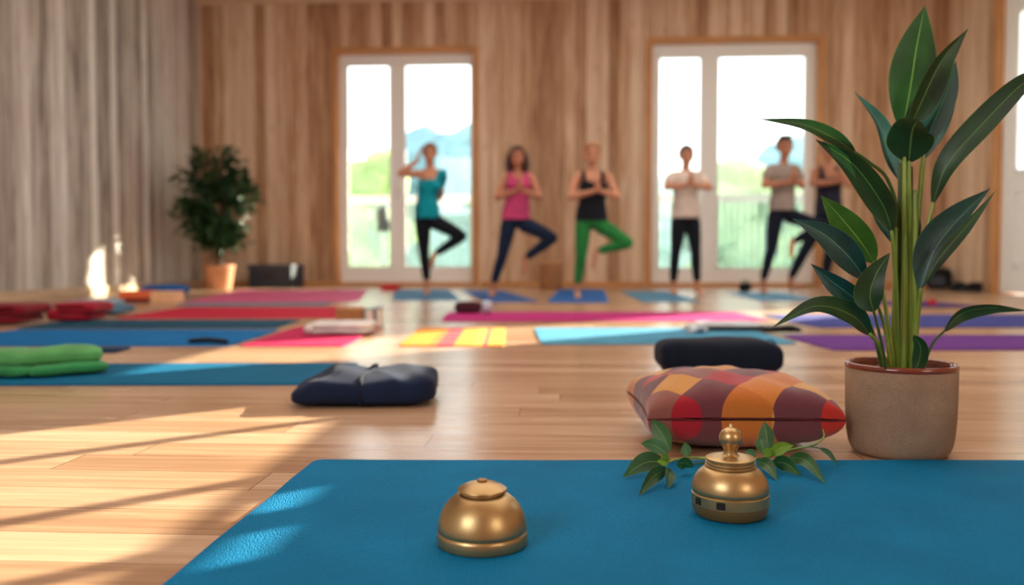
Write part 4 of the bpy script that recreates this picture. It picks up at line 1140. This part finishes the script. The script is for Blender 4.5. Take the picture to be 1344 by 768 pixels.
sprig('leafy green sprig with long tendril right of the brass bell', 1.66,
      [([(986, 604, .006), (1008, 600, .015), (1040, 590, .03), (1068, 584, .042), (1081, 574, .056), (1080, 564, .07)], 1.7), ([(1058, 586, .036), (1074, 588, .034), (1090, 598, .02)], 1.0)],
      [((1009, 597, .02), (1003, 553, .075), 11, 'sprigA', .004, -12), ((1003, 598, .02), (997, 572, .05), 9, 'sprigA', .002, 14), ((1010, 598, .022), (1042, 585, .045), 8, 'sprigB', .006, 10),
       ((995, 606, .014), (1020, 631, .001), 9, 'sprigA', .010, -10), ((1014, 607, .014), (1051, 625, .001), 10, 'sprigA', .010, 14), ((1036, 600, .02), (1083, 635, .001), 9, 'sprigA', .016, -12),
       ((1076, 588, .035), (1101, 614, .001), 3.5, 'sprigA', .008, 0), ((990, 603, .016), (978, 592, .03), 7, 'sprigA', .003, 10), ((1006, 600, .02), (1012, 588, .04), 6, 'sprigB', .003, 0)])
#@@PART3
# ================================================================== people practising at the back
def skin_mat(name, rgb):
    t = NT(name); nz = t.n('ShaderNodeTexNoise', ins={'Vector': t.obj(), 'Scale': 14, 'Detail': 3}).outputs[0]
    c = lin(rgb)
    t.set(color=t.ramp(nz, [(.3, tuple(x * .9 for x in c[:3]) + (1,)), (.7, tuple(min(1, x * 1.08) for x in c[:3]) + (1,))]), rough=.55, sss=.05); return t.m
M['skin'] = skin_mat('skin', (198, 140, 108)); M['skin2'] = skin_mat('tan_skin', (184, 124, 94))
M['eye'] = plain('dark_eye', (30, 22, 20), .3); M['lips'] = plain('lips', (160, 82, 76), .5)

class Fig:
    """a figure facing the camera; joints are read in pixels, dy is the distance behind (+) or in front (-) of the standing foot"""
    def __init__(s, px, py, name, label, group=None, kind='person'):
        s.O = G(px, py); s.px, s.py = px, py; s.s = depth_of(s.O) / F
        s.root = empty('person', s.O, label, 'person', group)
        s.k = s.s / .0085
    def p(s, px, py, dy=0.0):
        return s.O + CR * (px - s.px) * s.s + CF * dy + Vector((0, 0, (s.py - py) * s.s))
    def ell(s, bm, levels, n=24):
        rings = []
        for (px, py, dy, rx, ry) in levels:
            c = s.p(px, py, dy)
            rings.append([bm.verts.new(c + CR * rx * math.cos(2 * math.pi * i / n) + CF * ry * math.sin(2 * math.pi * i / n)) for i in range(n)])
        for a, b in zip(rings, rings[1:]):
            for i in range(n):
                j = (i + 1) % n; bm.faces.new((a[i], a[j], b[j], b[i]))
        bm.faces.new(rings[0][::-1]); bm.faces.new(rings[-1])
    def put(s, name, bm, m, vox=.0085, it=3):
        me = remeshed(bm, vox, it); return link_mesh(name, me, m, s.root)

def make_person(f, J, skin, top, legs, hair, label=None, hair_style='bun', sleeves=0.0, top_low=None, female=True, bare_shoulder=False, strap=True, neck_r=.048):
    k = f.k
    hx, hy0, hy1 = J['head']                         # centre column, crown row, chin row
    hh = (hy1 - hy0) * f.s                           # head height
    hc = f.p(hx, (hy0 + hy1) / 2, J.get('head_dy', -.02))
    Rx = CR.copy(); FW = -CF
    RM = Matrix((CR, CF, Vector((0, 0, 1)))).transposed().to_4x4()
    (slx, sly), (srx, sry) = J['sh']
    tor = J['torso']                                 # (px, py, half width px) from hips up to the chest
    def torso_levels(grow, upto=None, lo=None):
        L = []
        for i, (x, y, w) in enumerate(tor):
            if upto is not None and y < upto: continue
            if lo is not None and y > lo: continue
            d_ = (.115, .115, .098, .10, .112, .105)[min(i, 5)] * k
            L.append((x, y, .0, w * f.s + grow, d_ + grow))
        return L
    def legs_into(bm, grow, end):
        for side in ('L', 'R'):
            g = J['leg' + side]
            h_, kn, an = [f.p(*q) for q in g[:3]]
            rt, rk, ra = .084 * k, .051 * k, .030 * k
            if end < 1: an2 = kn.lerp(an, end); ra2 = rk * .62 + .004
            else: an2, ra2 = an, ra
            tube(bm, [h_, h_.lerp(kn, .5), kn], [rt + grow, .071 * k + grow, rk + grow], 14, 12)
            cm = kn.lerp(an2, .35) + CF * .012
            tube(bm, [kn, cm, an2], [rk + grow, .052 * k + grow, ra2 + grow], 14, 12)
        ball(bm, f.p(tor[0][0], tor[0][1], .0), (tor[0][2] * f.s + grow - .005, .10 * k + grow, .10 * k), 18, RM)
        ball(bm, f.p(tor[0][0] - 6, tor[0][1] + 1, .045), (.075 * k + grow, .075 * k + grow, .085 * k), 14, RM)
        ball(bm, f.p(tor[0][0] + 6, tor[0][1] + 1, .045), (.075 * k + grow, .075 * k + grow, .085 * k), 14, RM)
    def arms_into(bm, grow, upto=1.0, forearm=True):
        for side in ('L', 'R'):
            sh = f.p(*(J['sh'][0] if side == 'L' else J['sh'][1]), .0)
            el = f.p(*J['el' + side]); wr = f.p(*J['wr' + side])
            e2 = sh.lerp(el, upto)
            tube(bm, [sh, sh.lerp(e2, .5), e2], [.050 * k + grow, .045 * k + grow, (.036 if upto == 1 else .043) * k + grow], 12, 10)
            if forearm:
                tube(bm, [el, el.lerp(wr, .35), wr], [.037 * k, .038 * k, .025 * k], 12, 10)
    # ---------------- body, one surface
    bm = bmesh.new()
    f.ell(bm, torso_levels(0) + [((slx + srx) / 2, min(sly, sry) - 3, .0, abs(srx - slx) / 2 * f.s * .55, .07 * k)])
    neck0 = f.p((slx + srx) / 2, min(sly, sry) + 2, .01)
    tube(bm, [neck0, f.p(hx, hy1 + 1, .0), hc], [.062 * k, neck_r * k, .045 * k], 14, 8)
    for shp in J['sh']:
        tube(bm, [f.p((slx + srx) / 2, min(sly, sry) - 1, .0), f.p(*shp, .0)], [.055 * k, .053 * k], 12, 6)
    legs_into(bm, 0, 1.0); arms_into(bm, 0)
    # head: skull, jaw, nose, ears, brow
    ball(bm, hc + Vector((0, 0, hh * .10)) + CF * .012, (hh * .345, hh * .42, hh * .40), 20, RM)
    ball(bm, hc - Vector((0, 0, hh * .20)) - CF * .022, (hh * .27, hh * .30, hh * .30), 18, RM)
    ball(bm, hc - Vector((0, 0, hh * .40)) - CF * hh * .24, (hh * .12, hh * .10, hh * .10), 10, RM)
    tube(bm, [hc + Vector((0, 0, hh * .03)) - CF * hh * .37, hc - Vector((0, 0, hh * .14)) - CF * hh * .45], [hh * .05, hh * .075], 8, 4)
    tube(bm, [hc + Vector((0, 0, hh * .09)) - CF * hh * .36 - CR * hh * .2, hc + Vector((0, 0, hh * .10)) - CF * hh * .385, hc + Vector((0, 0, hh * .09)) - CF * hh * .36 + CR * hh * .2], [hh * .045], 8, 8)
    for sg in (-1, 1):
        ball(bm, hc + CR * sg * hh * .355 - Vector((0, 0, hh * .06)) + CF * .01, (hh * .05, hh * .10, hh * .15), 10, RM)
    # hands: palm, four fingers of different length and a thumb
    def hand(wr, up, across, palm_n, curl=0.0, sc=1.0):
        up = up.normalized(); across = across.normalized(); palm_n = palm_n.normalized(); q = k * sc
        tube(bm, [wr, wr + up * .045 * q, wr + up * .09 * q], [.026 * q, .036 * q, .036 * q], 12, 6, flat=.5, up=palm_n)
        for i, ln in enumerate((.068, .078, .072, .056)):
            b = wr + up * .09 * q + across * (.028 - i * .0185) * q
            tube(bm, [b, b + up * ln * .5 * q + palm_n * curl * .012, b + up * ln * q + palm_n * curl * .03], [.0098 * q, .009 * q, .0078 * q], 8, 6)
        b = wr + up * .028 * q + across * .030 * q
        tube(bm, [b, b + up * .03 * q + across * .022 * q, b + up * .062 * q + across * .027 * q], [.0125 * q, .011 * q, .009 * q], 8, 6)
    for side, sg in (('L', 1), ('R', -1)):
        wr = f.p(*J['wr' + side])
        hd = J.get('hand' + side)
        if hd is None: hand(wr, Vector((0, 0, 1)) + CR * sg * .12 - CF * .18, CF * 1.0, CR * sg)
        else: hand(wr, *hd)
    # feet with heel and toes
    for side in ('L', 'R'):
        g = J['leg' + side]; an = f.p(*g[2]); toe = f.p(*g[3])
        d_ = (toe - an)
        kn = f.p(*g[1]); shin = (an - kn).normalized()
        heel = an + shin * .035 * k - d_.normalized() * .03 * k
        if g[3][2] < g[2][2] - .05: heel = Vector((an.x, an.y, f.O.z + .026)) + CF * .03
        tube(bm, [an, heel], [.034 * k, .030 * k], 10, 4)
        tube(bm, [heel, heel.lerp(toe, .5) + Vector((0, 0, .012)), toe], [.030 * k, .036 * k, .026 * k], 12, 8, flat=.75)
        sd_ = d_.cross(shin); sd_ = sd_.normalized() if sd_.length > 1e-4 else CR
        for i in range(5):
            o_ = (i - 2) * .0145 * k
            st = toe + sd_ * o_ - d_.normalized() * .012
            tube(bm, [st, st + d_.normalized() * (.030 - abs(i - 1) * .004) * k], [.0095 * k, .008 * k], 6, 3)
    body = f.put('body', bm, skin, .0075, 3)
    # face
    for sg in (-1, 1):
        b = bmesh.new(); ball(b, hc + CR * sg * hh * .145 - CF * hh * .345 + Vector((0, 0, hh * .01)), (hh * .05, hh * .035, hh * .025), 10, RM); obj('eye', b, M['eye'], f.root, world=True)
        b = bmesh.new(); tube(b, [hc + CR * sg * hh * .07 - CF * hh * .40 + Vector((0, 0, hh * .105)), hc + CR * sg * hh * .15 - CF * hh * .395 + Vector((0, 0, hh * .125)), hc + CR * sg * hh * .235 - CF * hh * .33 + Vector((0, 0, hh * .09))], [hh * .018], 6, 8); obj('eyebrow', b, hair, f.root, world=True)
    b = bmesh.new(); tube(b, [hc - CR * hh * .1 - CF * hh * .305 - Vector((0, 0, hh * .265)), hc - CF * hh * .345 - Vector((0, 0, hh * .265)), hc + CR * hh * .1 - CF * hh * .305 - Vector((0, 0, hh * .265))], [hh * .022, hh * .034, hh * .022], 8, 8); obj('lips', b, M['lips'], f.root, world=True)
    # ---------------- clothes
    hem = tor[0][1] if top_low is None else top_low
    bm = bmesh.new()
    L = torso_levels(.012)
    L = [(tor[0][0], hem, .0, tor[0][2] * f.s + .016, .118 * k + .012)] + L[1:]
    yb_ = J['bust']
    L = [q for q in L if q[1] >= yb_ - 1]
    f.ell(bm, L)
    if female:
        for sg in (-1, 1):
            ball(bm, f.p((slx + srx) / 2 + sg * 8.0, yb_ + 9, -.075), (.062 * k, .055 * k, .058 * k), 14, RM)
    if strap:
        for shp in J['sh']:
            cx = (slx + srx) / 2; q = cx + (shp[0] - cx) * .62
            tube(bm, [f.p(q, yb_ + 6, -.088), f.p(q, yb_ - 4, -.085), f.p(q, min(sly, sry) - 5, -.025), f.p(q, min(sly, sry) - 4, .045), f.p(q, yb_ + 4, .1)], [.024 * k], 10, 16)
    if sleeves:
        f.ell(bm, [(tor[-1][0], tor[-1][1] + 4, 0, tor[-1][2] * f.s + .012, .105 * k + .012), ((slx + srx) / 2, min(sly, sry) - 2, .0, abs(srx - slx) / 2 * f.s * .8, .078 * k + .012), ((slx + srx) / 2, min(sly, sry) - 5, .0, .07 * k, .066 * k)])
        for shp in J['sh']:
            tube(bm, [f.p((slx + srx) / 2, min(sly, sry) - 1, .0), f.p(*shp, .0)], [.066 * k, .066 * k], 12, 6)
        arms_into(bm, .017, sleeves, False)
    if J.get('cap_sleeve'):
        shp = J['sh'][1]; el = f.p(*J['elR']); sh = f.p(*shp, 0.0)
        tube(bm, [f.p(shp[0] - 8, shp[1] + 8, -.04), sh + CR * .01, sh.lerp(el, .45)], [.055 * k, .06 * k, .055 * k], 12, 8)
    f.put('tank_top' if strap else 't_shirt' if sleeves else 'top', bm, top, .0085, 3)
    bm = bmesh.new(); legs_into(bm, .008, J.get('leg_end', .93))
    f.ell(bm, [(tor[0][0], tor[0][1] + 2, 0, tor[0][2] * f.s + .006, .11 * k), (tor[1][0], tor[1][1], .0, tor[1][2] * f.s + .006, .11 * k)])
    f.put('leggings', bm, legs, .0085, 3)
    # ---------------- hair
    bm = bmesh.new()
    vs = ball(bm, hc + Vector((0, 0, hh * .125)) + CF * .010, (hh * .41, hh * .49, hh * .455), 24, RM)
    inv = RM.inverted()
    for v in vs:                                     # keep the face clear: pull the front below the hairline inside the head
        d_ = inv.to_3x3() @ (v.co - hc)
        if d_.y < -.02 * k and d_.z < hh * .27: v.co = v.co + CF * hh * .22
        if d_.z < -hh * .12: v.co.z = hc.z - hh * .12 + (d_.z + hh * .12) * .4
    if hair_style == 'bun':
        ball(bm, hc + Vector((0, 0, hh * .45)) + CF * hh * .3, hh * .17, 14)
    if hair_style == 'low':
        ball(bm, hc - Vector((0, 0, hh * .02)) + CF * hh * .46, hh * .17, 14)
    if hair_style == 'long':
        for sg in (-1, 1):
            for q in range(5):
                o_ = CF * (.0 + q * .026)
                tube(bm, [hc + CR * sg * hh * .16 + Vector((0, 0, hh * .44)) + o_, hc + CR * sg * hh * .40 + Vector((0, 0, hh * .08)) + o_, hc + CR * sg * hh * (.47 + .03 * (q % 2)) - Vector((0, 0, hh * .42)) + o_, hc + CR * sg * hh * .43 - Vector((0, 0, hh * .88)) + o_ - CF * .03], [hh * .10, hh * .12, hh * .14, hh * .06], 10, 14)
        f.ell(bm, [(hx, hy1 + 12, .085, hh * .36, hh * .12), (hx, hy1 - 8, .09, hh * .42, hh * .16), (hx, hy0 + 8, .07, hh * .38, hh * .2)])
    if hair_style == 'short':
        for q in range(9):
            a = -1.2 + q * .3
            tube(bm, [hc + Vector((0, 0, hh * .50)) + CR * math.sin(a) * hh * .2, hc + Vector((0, 0, hh * .52)) + CR * math.sin(a) * hh * .28 - CF * hh * .25], [hh * .07, hh * .04], 8, 5)
    me = remeshed(bm, .008, 2); link_mesh('hair', me, hair, f.root)
    lo = min((v.co.z for v in body.data.vertices))
    f.root.location.z += .0102 - lo

M['teal_top'] = fabric('teal_knit', (0, 150, 166)); M['pink_top'] = fabric('pink_knit', (206, 76, 128)); M['black_top'] = fabric('black_knit', (20, 24, 36)); M['cream_top'] = fabric('cream_cotton', (222, 206, 192)); M['grey_top'] = fabric('grey_cotton', (160, 148, 138)); M['ink_top'] = fabric('ink_knit', (34, 36, 54))
M['black_leg'] = fabric('black_stretch', (14, 22, 30)); M['navy_leg'] = fabric('navy_stretch', (20, 36, 62)); M['green_leg'] = fabric('green_stretch', (40, 128, 62)); M['dark_leg'] = fabric('dark_stretch', (16, 26, 42))
M['hair_brown'] = plain('brown_hair', (70, 40, 28), .5, var=.2, scale=60); M['hair_red'] = plain('auburn_hair', (122, 70, 44), .5, var=.2, scale=60); M['hair_blond'] = plain('light_brown_hair', (160, 112, 74), .5, var=.2, scale=60); M['hair_black'] = plain('black_hair', (24, 20, 20), .45, var=.2, scale=60); M['hair_grey'] = plain('dark_grey_hair', (74, 64, 58), .5, var=.2, scale=60)

# woman in teal: one hand raised to her head, other arm behind her back
f = Fig(562, 387.5, 'person', 'woman in teal top and black leggings balancing on one leg, hand raised to head')
J = dict(head=(565, 191, 216), sh=[(552, 230), (580, 230)], torso=[(562, 288, 15.5), (561, 275, 14.5), (561, 262, 12.0), (563, 248, 13.0), (565, 238, 14.5), (566, 231, 13.0)], bust=238,
         elL=(527, 230, -.06), wrL=(549, 214, -.07), handL=(Vector((0, 0, 1)) + CR * .3, CF * -1.0, CR, .3), elR=(577, 258, .16), wrR=(564, 266, .18), handR=(-CR + Vector((0, 0, .2)), Vector((0, 0, 1)), CF, .2),
         legL=[(555, 292, 0), (557, 334, -.01), (560, 368, .01), (562, 385, -.16)], legR=[(571, 292, 0), (608, 311, -.16), (574, 333, -.05), (567, 350, -.07)], cap_sleeve=True)
make_person(f, J, M['skin'], M['teal_top'], M['black_leg'], M['hair_red'], hair_style='low', strap=False)
PR = lambda x, y, dx=2.6: dict(wrL=(x - dx, y + 7, -.22), wrR=(x + dx, y + 7, -.22))
# woman in pink
f = Fig(646, 390, 'person', 'long-haired woman in pink tank top and navy leggings, palms together in tree pose')
J = dict(head=(679, 195, 222), sh=[(663, 236), (698, 236)], torso=[(677, 290, 17.5), (677, 278, 17), (679, 264, 14.5), (680, 252, 15.0), (681, 243, 16), (681, 236, 15)], bust=236,
         elL=(652, 262, -.08), elR=(708, 262, -.08), **PR(682, 247),
         legL=[(668, 296, 0), (659, 338, -.02), (648, 372, .01), (645, 388, -.16)], legR=[(688, 296, 0), (725, 314, -.16), (691, 339, -.04), (687, 360, -.07)])
make_person(f, J, M['skin2'], M['pink_top'], M['navy_leg'], M['hair_brown'], hair_style='long')
# woman in black and green
f = Fig(758, 392.5, 'person', 'woman in black tank top and green leggings, palms together in tree pose')
J = dict(head=(776, 191, 220), sh=[(757, 234), (797, 234)], torso=[(776, 292, 19.5), (776, 280, 18.5), (777, 266, 16), (778, 253, 16.5), (778, 243, 17.5), (778, 236, 16)], bust=238,
         elL=(747, 262, -.08), elR=(809, 262, -.08), **PR(781, 248),
         legL=[(765, 298, 0), (762, 342, -.02), (758, 374, .01), (757, 391, -.16)], legR=[(788, 298, 0), (822, 321, -.16), (785, 331, -.05), (777, 353, -.07)])
make_person(f, J, M['skin'], M['black_top'], M['green_leg'], M['hair_blond'], hair_style='bun')
# person in cream T-shirt, both feet on the floor
f = Fig(899, 387, 'person', 'person in cream T-shirt and black leggings standing on both feet, palms together')
J = dict(head=(899, 194, 220), sh=[(881, 234), (917, 234)], torso=[(899, 288, 17.5), (899, 276, 17), (899, 262, 15), (899, 250, 15.5), (899, 242, 16.5), (899, 235, 15.5)], bust=236,
         elL=(871, 249, -.1), elR=(928, 249, -.1), **PR(900, 240),
         legL=[(890, 294, 0), (886, 332, -.02), (884, 370, .01), (882, 385, -.16)], legR=[(908, 294, 0), (912, 332, -.02), (915, 370, .01), (918, 385, -.16)], leg_end=.95)
make_person(f, J, M['skin'], M['cream_top'], M['black_leg'], M['hair_grey'], hair_style='low', strap=False, sleeves=.55, female=False)
# man in grey T-shirt
f = Fig(1001, 386, 'person', 'short-haired man in grey T-shirt and dark leggings in tree pose by right glass door')
J = dict(head=(1027, 182, 210), sh=[(1009, 225), (1042, 225)], torso=[(1025, 278, 16), (1025, 266, 15.5), (1026, 254, 14), (1026, 242, 15), (1026, 234, 16), (1026, 227, 15)], bust=228,
         elL=(998, 246, -.08), elR=(1048, 247, -.08), **PR(1031, 236),
         legL=[(1017, 284, 0), (1011, 330, -.02), (1002, 368, .01), (998, 384, -.16)], legR=[(1034, 284, 0), (1070, 299, -.15), (1040, 318, -.05), (1035, 338, -.07)])
make_person(f, J, M['skin2'], M['grey_top'], M['dark_leg'], M['hair_black'], hair_style='short', strap=False, sleeves=.5, female=False)
# person in dark tank behind the plant leaves
f = Fig(1078, 382.5, 'person', 'person in dark tank top and trousers with legs apart, half hidden behind plant leaves')
J = dict(head=(1084, 187, 213), sh=[(1067, 228), (1101, 228)], torso=[(1086, 282, 16.5), (1086, 270, 16), (1086, 257, 14.5), (1086, 245, 15), (1086, 237, 16), (1086, 230, 15)], bust=232,
         elL=(1061, 244, -.08), elR=(1112, 246, -.08), **PR(1090, 236),
         legL=[(1077, 288, 0), (1052, 336, -.02), (1038, 366, .0), (1046, 380.5, -.16)], legR=[(1094, 288, 0), (1087, 335, -.02), (1083, 368, .01), (1081, 381, -.16)])
make_person(f, J, M['skin2'], M['ink_top'], M['dark_leg'], M['hair_brown'], hair_style='low')
